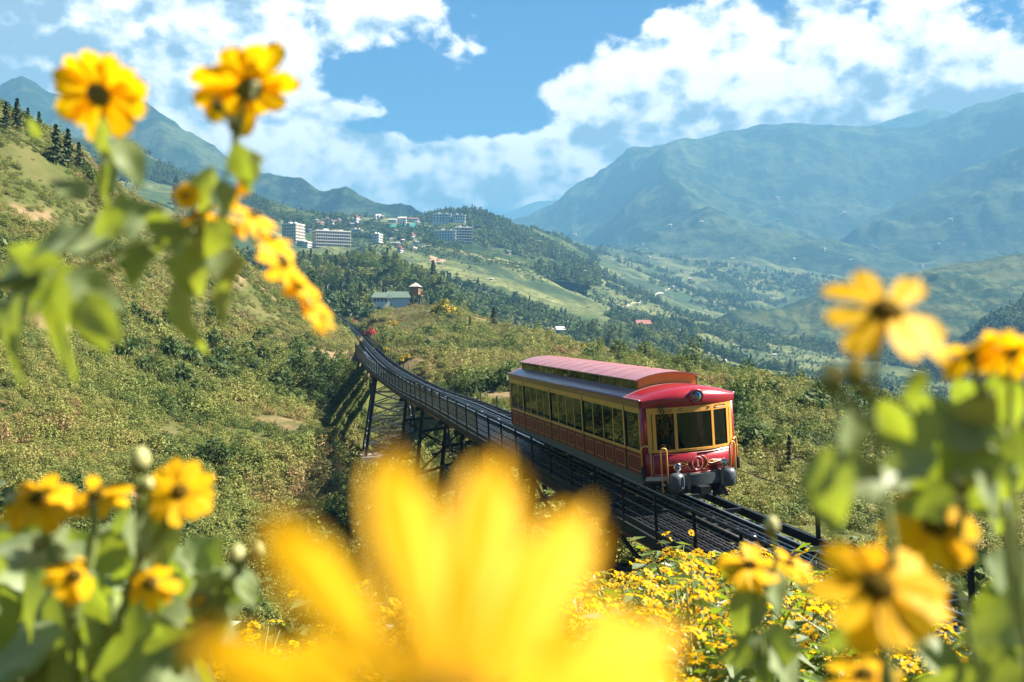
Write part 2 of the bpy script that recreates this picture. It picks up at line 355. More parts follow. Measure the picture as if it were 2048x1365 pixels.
def ground_sheet():
    ys = [0.15]
    while ys[-1] < 14000: ys.append(ys[-1] * (1.0145 if ys[-1] < 1400 else 1.03) + 0.05)
    ys = np.array(ys); th = np.concatenate([np.linspace(-1.42, math.atan((-900 - CX) / F), 50)[:-1], np.linspace(math.atan((-900 - CX) / F), math.atan((2950 - CX) / F), 420), np.linspace(math.atan((2950 - CX) / F), 1.42, 50)[1:]])
    YY, TT = np.meshgrid(ys, th, indexing='ij'); XX = np.clip(YY * np.tan(TT), -15200, 15200)
    Z = ground_z(XX.ravel(), YY.ravel())
    # behind the photographer the bank goes on
    v = np.stack([XX.ravel(), YY.ravel(), Z], 1); nr, nc = YY.shape
    i = np.arange((nr - 1) * nc).reshape(nr - 1, nc)[:, :-1].ravel()
    f = np.stack([i, i + 1, i + nc + 1, i + nc], 1)
    me = mesh_from('ground', v, f, m_ground, True); me.attributes.new('bare', 'FLOAT', 'POINT').data.foreach_set('value', bare_soil(v[:, 0], v[:, 1]).astype(np.float32))
    return link(bpy.data.objects.new('ground', me))
tag(ground_sheet(), kind='structure')
# the unseen bank behind the photographer, raised for the car front to mirror
bk = [(x, y) for y in np.linspace(-40, 0.16, 14) for x in np.linspace(-40, 40, 28)]
bv = [(x, y, -2.02 - 0.02 * abs(x) + 0.05 * (0.15 - y) + 0.014 * max(0, -1 - y) ** 1.95 + (float(fnoise(np.array([x / 5]), np.array([y / 5]), 3, 91)[0]) - .5) * min(3, -y * .25 + .04)) for x, y in bk]
tag(link(bpy.data.objects.new('ground_bank', mesh_from('ground_bank', bv, [(r * 28 + c, r * 28 + c + 1, (r + 1) * 28 + c + 1, (r + 1) * 28 + c) for r in range(13) for c in range(27)], m_ground, True))), kind='structure')

# ------------------------------------------------------------------ hills and mountains: lofted ridges
def mountain_mat(name, woods, grass, bare, sc, terrace=0.0):
    m, T = new_mat(name); pos = T.n('ShaderNodeNewGeometry').outputs['Position']; sp = T.n('ShaderNodeSeparateXYZ', {0: pos})
    a = T.noise(pos, 0.004 * sc, 9, 0.62, 0.4); b = T.noise(pos, 0.02 * sc, 8, 0.65); c = T.noise(pos, 0.0016 * sc, 5, 0.55)
    col = T.mix(T.step(T.m('MULTIPLY_ADD', b, 0.35, T.m('MULTIPLY', a, 0.65)), 0.45, 0.57), woods, grass)
    col = T.mix(T.m('MULTIPLY', T.step(b, 0.60, 0.70), T.step(c, 0.45, 0.6)), col, bare)
    if terrace:
        t = T.m('ADD', T.m('MULTIPLY', sp.outputs[2], terrace), T.m('MULTIPLY', a, 3.0))
        l = T.m('MULTIPLY', T.step(T.m('ABSOLUTE', T.m('SUBTRACT', T.m('FRACT', t), 0.5)), 0.34, 0.46), T.step(c, 0.45, 0.55))
        col = T.mix(T.m('MULTIPLY', l, 0.7), col, woods)
    bmp = T.n('ShaderNodeBump', {'Strength': 1.0, 'Distance': 16.0 / sc, 'Height': T.noise(pos, 0.03 * sc, 8, 0.7)}).outputs[0]
    out(T, T.n('ShaderNodeBsdfPrincipled', {'Base Color': col, 'Roughness': 0.95, 'Specular IOR Level': 0.05, 'Normal': bmp}).outputs[0]); return m
m_far = mountain_mat('far_mountain', (0.013, 0.030, 0.012), (0.074, 0.096, 0.036), (0.15, 0.13, 0.085), 1.0, 0.02)
m_mid = mountain_mat('hill', (0.022, 0.042, 0.014), (0.095, 0.105, 0.034), (0.17, 0.13, 0.08), 3.0, 0.08)
def lerp_poly(P, n):
    P = np.array(P, float); d = np.r_[0, np.cumsum(np.linalg.norm(np.diff(P[:, :2], axis=0), axis=1))]
    s = np.linspace(0, d[-1], n); return np.stack([np.interp(s, d, P[:, k]) for k in range(P.shape[1])], 1)
RIDGES = {}
def ridge(name, crest, toe, amp, mat, nu=260, nv=110, back=0.8, seed=0, wave=600.0, bulge=0.0, far=1.0):
    """crest, toe: polylines of (px, py, distance); the hill falls from the crest to the toe in front and away behind"""
    C_ = lerp_poly(crest, nu); T_ = lerp_poly(toe, nu); C_[:, 2] *= far; T_[:, 2] *= far; amp = amp * far; wave = wave * far
    P = lambda A: np.stack([(A[:, 0] - CX) / F * A[:, 2], A[:, 2], (CY - A[:, 1]) / F * A[:, 2]], 1)
    c, t = P(C_), P(T_); V = []
    for k in range(nv):
        u = k / (nv - 1) * (1 + back * 0.6)
        if u <= 1: p = t + (c - t) * u; p[:, 2] = t[:, 2] + (c[:, 2] - t[:, 2]) * (u + bulge * math.sin(math.pi * u) * 0.5)
        else:
            w = (u - 1) / (back * 0.6) if back else 0
            p = c + (c - t) * (u - 1) * 1.3; p[:, 2] = c[:, 2] - (c[:, 2] - t[:, 2]) * w
        fall = min(1, abs(u - 1) * 5) * min(1, u * 4 + 0.1)
        n = fnoise(p[:, 0] / wave, p[:, 1] / wave, 6, seed, True, 0.52) - 0.55
        g = fnoise(p[:, 0] / (wave * 0.12), p[:, 1] / (wave * 0.12), 4, seed + 9) - 0.5
        p[:, 2] += amp * n * (0.08 + 0.92 * fall) + amp * 0.13 * g
        V.append(p)
    V = np.array(V); RIDGES[name] = V
    i = np.arange((nv - 1) * nu).reshape(nv - 1, nu)[:, :-1].ravel(); f = np.stack([i, i + 1, i + nu + 1, i + nu], 1)
    return tag(link(bpy.data.objects.new(name, mesh_from(name, V.reshape(-1, 3), f, mat, True))), kind='structure')
# the great range on the right, its near spur, the hazy summits behind
ridge('mountain_range', [(1010, 490, 4700), (1060, 462, 4700), (1110, 425, 4650), (1190, 358, 4600), (1252, 303, 4550), (1300, 302, 4500), (1380, 280, 4450), (1480, 262, 4400), (1530, 250, 4350), (1590, 244, 4300), (1640, 248, 4300), (1690, 250, 4250), (1740, 262, 4200), (1820, 262, 4150), (1900, 236, 4050), (1960, 210, 4000), (2048, 184, 3900), (2200, 160, 3800), (2600, 180, 3800), (3000, 230, 3800)],
      [(1020, 560, 2500), (1300, 575, 2350), (1500, 600, 2250), (1800, 640, 2150), (2048, 660, 2100), (2600, 660, 2000), (3000, 660, 2000)], 350, m_far, 620, 190, seed=4, wave=1150, bulge=-0.12, far=1.2)
ridge('mountain_spur', [(1560, 585, 3000), (1700, 470, 3050), (1800, 400, 3100), (1900, 352, 3150), (1980, 318, 3150), (2060, 285, 3150), (2200, 230, 3150), (2500, 200, 3200), (2900, 260, 3200)],
      [(1600, 640, 2200), (1800, 640, 2100), (2048, 650, 2050), (2500, 660, 2000), (2900, 660, 2000)], 240, m_far, 300, 110, seed=14, wave=620, far=1.2)
ridge('distant_mountain', [(1560, 300, 7200), (1680, 268, 7200), (1770, 244, 7200), (1855, 216, 7200), (1900, 226, 7200), (1980, 250, 7200), (2200, 240, 7200)], [(1500, 560, 5600), (2200, 560, 5600)], 200, m_far, 160, 50, seed=24, wave=1000, far=1.3)
ridge('valley_end_mountain', [(700, 500, 7400), (900, 460, 7400), (1000, 430, 7400), (1070, 405, 7400), (1120, 398, 7400), (1200, 380, 7400), (1300, 350, 7400), (1450, 350, 7400)], [(700, 560, 5600), (1450, 560, 5600)], 160, m_far, 160, 50, seed=34, wave=900, far=1.3)
# the left range
ridge('left_mountain', [(-900, 60, 2700), (-500, 120, 2700), (-200, 150, 2700), (-60, 190, 2700), (0, 172, 2700), (22, 160, 2700), (45, 154, 2700), (70, 166, 2700), (100, 188, 2690), (150, 200, 2650), (220, 206, 2600), (290, 205, 2550), (330, 232, 2500), (375, 262, 2450), (430, 292, 2400), (470, 330, 2350), (560, 352, 2300), (602, 356, 2250), (640, 382, 2200), (690, 376, 2150), (740, 402, 2100), (800, 422, 2050), (850, 450, 2000), (900, 480, 2000)],
      [(-900, 480, 1900), (0, 480, 1900), (300, 470, 1900), (600, 470, 1900), (760, 470, 1950), (900, 500, 2100)], 120, m_far, 420, 130, seed=44, wave=420, bulge=-0.15, far=1.15)
ridge('left_hill', [(-300, 200, 1500), (100, 270, 1450), (260, 285, 1400), (330, 330, 1380), (420, 378, 1350), (520, 402, 1300), (600, 425, 1280), (680, 450, 1250), (760, 470, 1250)],
      [(-300, 470, 1000), (200, 495, 1040), (500, 495, 1090), (760, 488, 1120)], 40, m_mid, 300, 90, seed=54, wave=190)
# wooded knoll beyond the town, the spurs that run down into the valley
ridge('town_hill', [(700, 470, 1700), (780, 446, 1640), (840, 436, 1600), (880, 424, 1580), (940, 419, 1560), (985, 430, 1560), (1010, 440, 1580), (1070, 458, 1620), (1120, 476, 1700), (1200, 520, 1800)],
      [(700, 500, 1100), (850, 512, 1060), (1000, 548, 1000), (1200, 575, 1050)], 22, m_mid, 240, 80, seed=64, wave=150)
ridge('valley_spur', [(1330, 690, 1500), (1390, 655, 1520), (1470, 628, 1560), (1560, 612, 1620), (1650, 585, 1680), (1760, 560, 1720), (1900, 528, 1760), (2048, 506, 1800), (2300, 470, 1800), (2700, 470, 1800)],
      [(1370, 712, 1180), (1500, 730, 1150), (1700, 760, 1100), (2048, 770, 1060), (2700, 770, 1000)], 70, m_mid, 380, 100, seed=74, wave=200)
ridge('valley_spur', [(1840, 760, 980), (1910, 700, 1000), (1990, 640, 1040), (2060, 600, 1060), (2300, 540, 1100), (2700, 520, 1100)],
      [(1850, 790, 800), (2048, 800, 780), (2700, 800, 760)], 40, m_mid, 200, 70, seed=84, wave=140)

# ------------------------------------------------------------------ the air
m_haze, T = new_mat('haze')
vol = T.n('ShaderNodeVolumePrincipled', {'Color': (0.150, 0.375, 0.59, 1), 'Density': 0.00026, 'Anisotropy': 0.0})
T.t.links.new(vol.outputs[0], T.n('ShaderNodeOutputMaterial').inputs[1])
hb = MB().box(-15500, 15500, -300, 15600, -640, 1290).build('haze', m_haze); tag(hb, kind='stuff')
m_haze.cycles.homogeneous_volume = True if hasattr(m_haze.cycles, 'homogeneous_volume') else None
# ------------------------------------------------------------------ the funicular car
m_red = solid('red_paint', (0.30, 0.010, 0.016), 0.32, var=0.10, scale=2.0, coat=0.35)
m_maroon = solid('maroon_paint', (0.21, 0.010, 0.012), 0.45, var=0.25, scale=1.6, coat=0.04, spec=0.3, dirt=(0.17, 0.028, 0.018))
m_roof = solid('roof_paint', (0.34, 0.13, 0.125), 0.34, var=0.16, scale=2.2, dirt=(0.40, 0.24, 0.22), coat=0.15)
m_wood = solid('varnished_fascia', (0.19, 0.045, 0.017), 0.38, var=0.3, scale=2.2, coat=0.3)
m_yel = solid('yellow_paint', (0.70, 0.33, 0.05), 0.42, var=0.12, scale=3.0, coat=0.15)
m_orange = solid('ochre_paint', (0.62, 0.24, 0.025), 0.4, var=0.08, scale=2.0, coat=0.2)
m_line = solid('gold_line', (0.74, 0.36, 0.08), 0.4, var=0.08)
m_pink = solid('pale_line', (0.78, 0.36, 0.27), 0.4, var=0.06)
m_bump = solid('grey_bumper', (0.062, 0.075, 0.082), 0.4, var=0.15, scale=2.5, coat=0.1)
m_lgrey = solid('pale_grey_paint', (0.45, 0.47, 0.45), 0.5, var=0.12)
m_black = solid('black_steel', (0.012, 0.013, 0.015), 0.45, var=0.4, scale=3.0, dirt=(0.035, 0.028, 0.022))
m_dark = solid('dark_interior', (0.030, 0.022, 0.018), 0.7, var=0.3)
m_seat = solid('seat_wood', (0.13, 0.045, 0.025), 0.5, var=0.25)
m_cream = solid('cream_lining', (0.30, 0.26, 0.19), 0.6)
m_chrome = solid('chrome', (0.75, 0.75, 0.73), 0.18, 1.0, var=0.05)
m_skirt = solid('olive_grey_skirt', (0.11, 0.115, 0.095), 0.6, var=0.2)
def glass(name, tint, gloss=0.02):
    m, T = new_mat(name)
    fr = T.n('ShaderNodeFresnel', {'IOR': 1.5}).outputs[0]
    sh = T.n('ShaderNodeMixShader', {0: T.m('ADD', T.m('MULTIPLY', fr, 0.55), gloss, clamp=True), 1: T.n('ShaderNodeBsdfTransparent', {'Color': (*tint, 1)}).outputs[0],
             2: T.n('ShaderNodeBsdfGlossy', {'Color': (0.9, 0.95, 0.95, 1), 'Roughness': 0.02}).outputs[0]})
    out(T, sh.outputs[0]); return m
m_glass = glass('window_glass', (0.17, 0.19, 0.17)); m_lens = glass('lamp_glass', (0.9, 0.95, 0.92), 0.15)

HW, LEN, ZB, ZW, ZT, ZG = 1.495, 15.84, 0.734, 1.85, 2.055, 2.27
car = empty('tram_car', (0, 0, 0), 'red and yellow funicular tram car numbered 1 running along the black viaduct', 'tram car')
car.matrix_world = Matrix.Translation(CAR_T) @ CAR_R.to_4x4()
BOW = 0.46
def bow(x): return -BOW * (1 - (x / HW) ** 2) if abs(x) < HW else 0.0
def rbow(x): return LEN - bow(x)
XS = [HW * math.sin(math.pi / 2 * k / 12) for k in range(-12, 13)]
def front_sheet(x0, x1, z0, z1, th=0.05, off=0.0, n=14, end=bow, sg=-1):
    """a slab that follows the bowed front"""
    m = MB(); q = []
    for k in range(n + 1):
        x = x0 + (x1 - x0) * k / n; y = end(x)
        for yy, z in ((y + sg * off, z0), (y + sg * off, z1), (y + sg * off - sg * th, z1), (y + sg * off - sg * th, z0)): q.append((x, yy, z))
    fs = []
    for k in range(n):
        a, b = 4 * k, 4 * k + 4
        for i in range(4):
            j = (i + 1) % 4; fs.append((a + i, b + i, b + j, a + j))
    fs += [(0, 1, 2, 3), tuple(4 * n + i for i in (3, 2, 1, 0))]
    return m.add(q, fs)
def front_tube(pts, r=0.011, off=0.012, n=6):
    return MB().tube([(x, bow(x) - off, z) for x, z in pts], r, n)
# underframe, floor
b = MB().box(-HW + .03, HW - .03, .25, LEN - .25, -.10, .02); b.box(-HW + .06, HW - .06, .4, LEN - .4, -.30, -.10)
b.build('underframe', m_skirt, car)
for yb in (2.6, LEN - 2.6):
    bogie = MB().box(-.75, .75, yb - 1.0, yb + 1.0, -.62, -.32).build('bogie', m_black, car)
    for dy in (-.65, .65):
        for sx in (-1, 1):
            MB().lathe([(0, -.05), (.26, -.05), (.28, 0), (.24, .07), (0, .07)], (sx * .5, yb + dy, -.64), (sx, 0, 0), 18).build('wheel', m_black, bogie, True)
MB().box(-HW + .05, HW - .05, .2, LEN - .2, .02, .06).build('floor', m_dark, car)
WIDE = [1.49, 5.58, 9.55, 13.45]
THIN = [2.54, 3.50, 4.50, 6.60, 7.52, 8.52, 10.50, 11.45, 12.42, 14.40]
for sx in (-1, 1):
    xo, xi = sx * HW, sx * (HW - .07); lo, hi = min(xo, xi), max(xo, xi)
    wall = MB().box(lo, hi, .22, LEN - .22, 0.0, ZB - .06).build('side_wall', m_maroon, car)
    edges = [.22] + sorted(WIDE + THIN) + [LEN - .22]
    for a, c in zip(edges[:-1], edges[1:]):                          # pressed panels with a gold pinstripe, one under each window
        p0, p1 = a + .05, c - .05; xo2 = sx * (HW + .012)
        pb = MB().box(min(sx * HW, xo2), max(sx * HW, xo2), p0, p1, .05, ZB - .11).build('body_panel', m_maroon, car)
        t = MB()
        for y0, y1, z0, z1 in ((p0 + .06, p1 - .06, .10, .115), (p0 + .06, p1 - .06, ZB - .185, ZB - .17), (p0 + .06, p0 + .075, .115, ZB - .185), (p1 - .075, p1 - .06, .115, ZB - .185)):
            xa = sx * (HW + .013); xb = sx * (HW + .018); t.box(min(xa, xb), max(xa, xb), y0, y1, z0, z1)
        t.build('pinstripe', m_line, pb)
    # yellow sill, header and posts
    xs = sx * (HW + .02); MB().box(min(xi, xs), max(xi, xs), .22, LEN - .22, ZB - .06, ZB + .025).build('window_sill', m_yel, car)
    hd = MB().box(min(xi, xs), max(xi, xs), .22, LEN - .22, ZW + .03, ZT)
    hd.build('window_header', m_yel, car)
    for y in WIDE:
        xp = sx * (HW + .012)
        MB().box(min(xi, xp), max(xi, xp), y - .03, y + .13, ZB + .025, ZW + .03).build('window_post', m_yel, car)
        MB().box(min(xi, sx * (HW + .034)), max(xi, sx * (HW + .018)), y - .075, y - .032, .02, ZT - .02).build('door_seam', m_black, car)
    for y in THIN: MB().box(min(xi, sx * (HW + .006)), max(xi, sx * (HW + .006)), y - .026, y + .026, ZB + .025, ZW + .03).build('window_bar', m_yel, car)
    for y in (.22, LEN - .22 - .06): MB().box(min(xi, sx * (HW + .015)), max(xi, sx * (HW + .015)), y, y + .06, ZB + .025, ZW + .03).build('window_bar', m_yel, car)
    for a, c in zip(edges[:-1], edges[1:]):
        w = MB(); w.box(min(sx * (HW - .014), sx * (HW - .004)), max(sx * (HW - .014), sx * (HW - .004)), a + .03, c - .03, ZB + .02, ZW + .04); w.build('window_pane', m_glass, car)
        fr = MB(); xa, xb = sx * (HW + .021), sx * (HW + .025)      # thin brown outline on the header over each window
        for y0, y1, z0, z1 in ((a + .10, c - .10, ZW + .075, ZW + .087), (a + .10, c - .10, ZT - .05, ZT - .038)): fr.box(min(xa, xb), max(xa, xb), y0, y1, z0, z1)
        fr.build('header_line', m_wood, car)
    # varnished fascia and the gutter
    xf = sx * (HW + .045); MB().box(min(xi, xf), max(xi, xf), .10, LEN - .10, ZT, ZG - .03).build('fascia', m_wood, car)
    MB().tube([(sx * (HW + .05), .04, ZG), (sx * (HW + .05), LEN - .04, ZG)], .045, 10).build('gutter', m_roof, car, True)
# corner posts
for sx in (-1, 1):
    for y in (.12, LEN - .12):
        MB().tube([(sx * (HW - .10), y, 0), (sx * (HW - .10), y, ZG)], .135, 14).build('corner_post', m_red, car, True)
# bowed ends: panel, windows, header, hood
for end, sg in ((bow, -1), (rbow, 1)):
    f = lambda x0, x1, z0, z1, th=.05, off=0.0: front_sheet(x0, x1, z0, z1, th, off, 14, end, sg)
    panel = f(-HW + .05, HW - .05, 0, ZB - .02, .06).build('end_panel', m_red, car, True)
    f(-HW + .12, HW - .12, ZB - .02, ZB + .055, .06, .02).build('end_sill', m_yel, car)
    f(-HW + .12, HW - .12, ZW + .02, ZT, .06, .015).build('end_header', m_yel, car)
    f(-HW + .02, HW - .02, -.13, 0, .08).build('end_skirt', m_lgrey, car)
    for a, c in ((-HW + .12, -HW + .22), (-HW + .25, -HW + .34), (-.64, -.56), (.56, .64), (HW - .34, HW - .25), (HW - .22, HW - .12)):
        f(a, c, ZB + .055, ZW + .02, .06, .015).build('end_window_post', m_yel, car)
    for a, c in ((-HW + .33, -.63), (-.57, .57), (.63, HW - .33)):
        f(a, c, ZB + .05, ZW + .03, .012, -.02).build('end_window_pane', m_glass, car)
        l = MB(); za, zb_ = ZW + .085, ZT - .055; m_ = []           # rounded outline on the header over each end window
        for k in range(25):
            an = math.pi / 2 + math.pi * k / 24; m_.append((a + .12 + .055 * math.cos(an), (za + zb_) / 2 + (zb_ - za) / 2 * math.sin(an)))
        for k in range(25):
            an = -math.pi / 2 + math.pi * k / 24; m_.append((c - .12 + .055 * math.cos(an), (za + zb_) / 2 + (zb_ - za) / 2 * math.sin(an)))
        m_.append(m_[0]); l.tube([(x, end(x) + sg * .02, z) for x, z in m_], .009, 5, False); l.build('header_line', m_wood, car)
# hood: the roof turned down over each end
def roof_z(x): return ZG + .03 + .30 * (1 - (abs(x) / (HW + .05)) ** 2.2)
def hood(endf, sg):
    q = []; n = 24; prof = [(0.015, ZT - .005), (.05, ZT + .08), (.05, ZT + .20)]
    for k in range(n + 1):
        x = -HW - .02 + (2 * HW + .04) * k / n; y0 = endf(max(-HW, min(HW, x))); zt = roof_z(x)
        row = [(x, y0 + sg * o, z) for o, z in prof]
        for j in range(1, 8):
            a = math.pi / 2 * j / 7; row.append((x, y0 + sg * (.05 - .45 * (1 - math.cos(a))), ZT + .20 + (zt - ZT - .20) * math.sin(a)))
        row.append((x, y0 - sg * 2.2, zt)); q.append(row)
    m = MB(); k = len(q[0])
    return m.add([p for r in q for p in r], [(i * k + j, (i + 1) * k + j, (i + 1) * k + j + 1, i * k + j + 1) for i in range(n) for j in range(k - 1)])
hood(bow, -1).build('roof_hood', m_red, car, True); hood(rbow, 1).build('roof_hood', m_red, car, True)
q = []; n = 20
for y in (1.2, LEN - 1.2):
    q.append([(x, y, roof_z(x) + .006) for x in (-HW - .05 + (2 * HW + .1) * k / n for k in range(n + 1))])
MB().add([p for r in q for p in r], [(k, k + 1, n + 2 + k, n + 1 + k) for k in range(n)]).build('roof', m_roof, car, True)
MB().box(-HW + .1, HW - .1, .3, LEN - .3, ZG - .05, ZG - .02).build('ceiling', m_cream, car)
# clerestory
y0, y1 = 1.50, LEN - .62; sides = MB()
for sx in (-1, 1):
    edges = [y0 + (y1 - y0) * k / 8 for k in range(9)]
    for a, c in zip(edges[:-1], edges[1:]):
        x = sx * 1.0; MB().box(min(x, x + sx * .01), max(x, x + sx * .01), a + .05, c - .05, 2.47, 2.74).build('clerestory_pane', m_glass, car)
    for a in edges: sides.box(sx * 1.0 - .02, sx * 1.0 + .02, a - .04, a + .04, 2.40, 2.76)
    sides.box(sx * 1.0 - .022, sx * 1.0 + .022, y0, y1, 2.42, 2.475)
sides.build('clerestory_frame', m_wood, car)
def cz(x): return 2.76 + .18 * (1 - (x / 1.1) ** 2)
for yy, th in ((y0 - .04, .05), (y1 - .01, .05)):
    m = MB(); q = []; n = 16
    for k in range(n + 1):
        x = -1.0 + 2.0 * k / n
        q += [(x, yy, roof_z(x) - .05), (x, yy, cz(x) - .01), (x, yy + th, cz(x) - .01), (x, yy + th, roof_z(x) - .05)]
    m.add(q, [(4 * k + i, 4 * k + 4 + i, 4 * k + 4 + (i + 1) % 4, 4 * k + (i + 1) % 4) for k in range(n) for i in range(4)] + [(0, 1, 2, 3), (4 * n + 3, 4 * n + 2, 4 * n + 1, 4 * n)])
    m.build('clerestory_end', m_orange, car)
n = 18; q = []
for y in (y0 - .16, y1 + .12):
    for dz in (0, .035): q.append([(-1.1 + 2.2 * k / n, y, cz(-1.1 + 2.2 * k / n) + dz) for k in range(n + 1)])
w = n + 1; fs = []
for k in range(n): fs += [(w + k, w + k + 1, 3 * w + k + 1, 3 * w + k), (k + 1, k, 2 * w + k, 2 * w + k + 1), (k, k + 1, w + k + 1, w + k), (2 * w + k + 1, 2 * w + k, 3 * w + k, 3 * w + k + 1)]
fs += [(0, w, 3 * w, 2 * w), (n, 2 * w + n, 3 * w + n, w + n)]
MB().add([p for r in q for p in r], fs).build('clerestory_roof', m_roof, car, False)
sm = MB()
for k in range(1, 12):
    y = y0 + (y1 - y0) * k / 12; sm.tube([(x, y, cz(x) + .036) for x in (-1.09 + 2.18 * i / 12 for i in range(13))], .012, 5)
sm.build('roof_seam', m_roof, car)
# headlight high on the hood
hl = MB().lathe([(.10, .02), (.20, .0), (.235, .06), (.235, .15), (.20, .20), (.165, .18)], (.05, bow(0) + .06, 2.335), (0, -1, 0), 24).build('headlight', m_red, car, True)
MB().lathe([(.165, .165), (.13, .20), (.07, .225), (0.001, .232)], (.05, bow(0) + .06, 2.335), (0, -1, 0), 24).build('lens', m_lens, hl, True)
MB().lathe([(.001, .06), (.09, .08), (.16, .165)], (.05, bow(0) + .06, 2.335), (0, -1, 0), 24).build('reflector', solid('lamp_green', (0.05, 0.10, 0.08), 0.25, 0.6), hl, True)
# wiper under the hood
w_ = MB().bar((-.99, bow(-.99) - .05, ZT + .05), (-.91, bow(-.9) - .05, ZW - .02), .03); w_.bar((-1.06, bow(-1.06) - .05, ZT + .02), (-.98, bow(-.98) - .05, ZW - .05), .03); w_.bar((-1.1, bow(-1.1) - .06, ZT + .04), (-.86, bow(-.86) - .06, ZT + .07), .04)
w_.build('wiper', m_black, car)
# lettering and scroll work on the front panel
def rr(x0, x1, z0, z1, r, n=5):
    P_ = []
    for cx_, cz_, a0 in ((x1 - r, z1 - r, 0), (x0 + r, z1 - r, 90), (x0 + r, z0 + r, 180), (x1 - r, z0 + r, 270)):
        for k in range(n + 1): a = R(a0 + 90 * k / n); P_.append((cx_ + r * math.cos(a), cz_ + r * math.sin(a)))
    return P_ + P_[:1]
def dense(P_, st=.04):
    o = []
    for (a, b), (c, d) in zip(P_[:-1], P_[1:]):
        k = max(1, int(math.hypot(c - a, d - b) / st)); o += [(a + (c - a) * i / k, b + (d - b) * i / k) for i in range(k)]
    return o + [P_[-1]]
front_tube(dense(rr(-HW + .22, HW - .22, .05, ZB - .08, .06)), .010).build('front_pinstripe', m_pink, car)
circ = [(.165 * math.cos(2 * math.pi * k / 40), .335 + .195 * math.sin(2 * math.pi * k / 40)) for k in range(41)]
front_tube(circ, .011).build('number_ring', m_pink, car)
num = MB().tube([(0, bow(0) - .012, .43), (0, bow(0) - .012, .24)], .014, 6); num.tube([(-.045, bow(0) - .012, .238), (.045, bow(0) - .012, .238)], .008, 6); num.tube([(0, bow(0) - .012, .43), (-.035, bow(0) - .012, .405)], .009, 6)
num.build('number_one', m_pink, car)
for sx in (-1, 1):
    s1 = MB()
    arc = [(sx * (.205 + .14 * math.sin(math.pi * k / 12) ** 1.0), .335 + .20 * math.cos(math.pi * k / 12)) for k in range(13)]   # bracket round the number
    br = [(.17, .535), (.23, .52), (.28, .46), (.315, .395), (.345, .345), (.40, .30), (.50, .285), (.62, .30), (.75, .315), (.88, .315)]
    br2 = [(.17, .135), (.23, .15), (.28, .21), (.315, .275), (.345, .325), (.40, .37), (.50, .385), (.62, .37), (.75, .345), (.88, .345)]
    for q_ in (br, br2): s1.tube([(sx * x, bow(x) - .012, z) for x, z in q_], [.008, .010, .011, .012, .013, .012, .011, .010, .010, .007], 6)
    s1.tube([(sx * x, bow(x) - .012, z) for x, z in ((.52, .335), (.66, .345), (.80, .33), (.95, .33))], [.006, .011, .011, .006], 6)
    s1.build('scroll', m_line, car)
    dt = MB()
    for dz in (-.095, .095): dt.lathe([(.001, .012), (.02, .008), (.022, 0)], (sx * .36, bow(.36) - .004, .335 + dz), (0, -1, 0), 10)
    dt.build('scroll_dot', m_line, car)
# grey bumper with round buffer ends, lamps on top
bp = front_sheet(-.62, .80, -.30, .03, .26, .16).build('bumper', m_bump, car, False)
for sx in (-1, 1):
    c = Vector((.10 + sx * .84, bow(.9) - .20, -.10)); m = MB()
    rings = [(-.34, .17), (-.26, .235), (-.10, .255), (.06, .25), (.15, .215), (.205, .14), (.225, .001)]
    for i, (h, r) in enumerate(rings):
        for k in range(18):
            a = 2 * math.pi * k / 18; m.v.append((c.x + r * math.cos(a) * 1.05, c.y + r * math.sin(a) * .95, c.z + h))
    for i in range(len(rings) - 1):
        for k in range(18): m.f.append((i * 18 + k, i * 18 + (k + 1) % 18, (i + 1) * 18 + (k + 1) % 18, (i + 1) * 18 + k))
    m.f.append(tuple(reversed(range(18)))); m.build('buffer', m_bump, car, True)
    MB().bar((.10 + sx * .54, bow(.6) - .32, .12), (.10 + sx * .54, bow(.6) - .34, -.36), .07, .10).build('buffer_strap', m_black, car)
    lp = MB().lathe([(.03, .17), (.03, .24)], (c.x - sx * .08, c.y + .02, c.z), (0, 0, 1), 10)
    L_ = Vector((c.x - sx * .08, c.y + .02, c.z + .37))
    lp.lathe([(.001, .13), (.09, .10), (.125, .02), (.13, -.04), (.115, -.05)], L_, (0, 1, 0), 18); lamp = lp.build('marker_lamp', m_chrome, car, True)
    MB().lathe([(.115, .03), (.08, .06), (.001, .075)], L_, (0, -1, 0), 18).build('lens', m_lens, lamp, True)
# coupling and cable drum under the front
cp = MB().box(-.16, .16, -.95, -.3, -.52, -.30); cp.lathe([(.001, 0), (.20, 0), (.20, .12), (.001, .12)], (.62, -.35, -.52), (1, 0, 0), 18); cp.box(-.7, .7, -.2, .4, -.60, -.30); cp.bar((.75, -.45, -.35), (.88, -.5, -.72), .10); cp.bar((.55, -.6, -.66), (1.0, -.45, -.62), .05)
cp.build('coupling', m_black, car)
# yellow grab rails at the front corners and dark corner guards
def hairpin(p, q, top, r=.026):
    p, q = Vector(p), Vector(q); c = (p + q) / 2; pts = [p]
    pts += [Vector((c.x + (p.x - c.x) * math.cos(a), c.y + (p.y - c.y) * math.cos(a), top + (p - q).xy.length / 2 * math.sin(a))) for a in (math.pi * k / 8 for k in range(9))]
    return MB().tube(pts + [q], r, 8)
for sx in (-1, 1):
    hairpin((sx * (HW + .07), .05, .12), (sx * (HW - .14), -.16, -.02), .78).build('grab_rail', m_line, car, True)
    hairpin((sx * (HW - .30), -.55, -.42), (sx * (HW - .47), -.58, -.15), .80).build('grab_rail', m_line, car, True)
    MB().tube([(sx * (HW + .06), .02, .30), (sx * (HW + .06), .0, -.05)], .075, 8).build('rail_bracket', m_black, car)
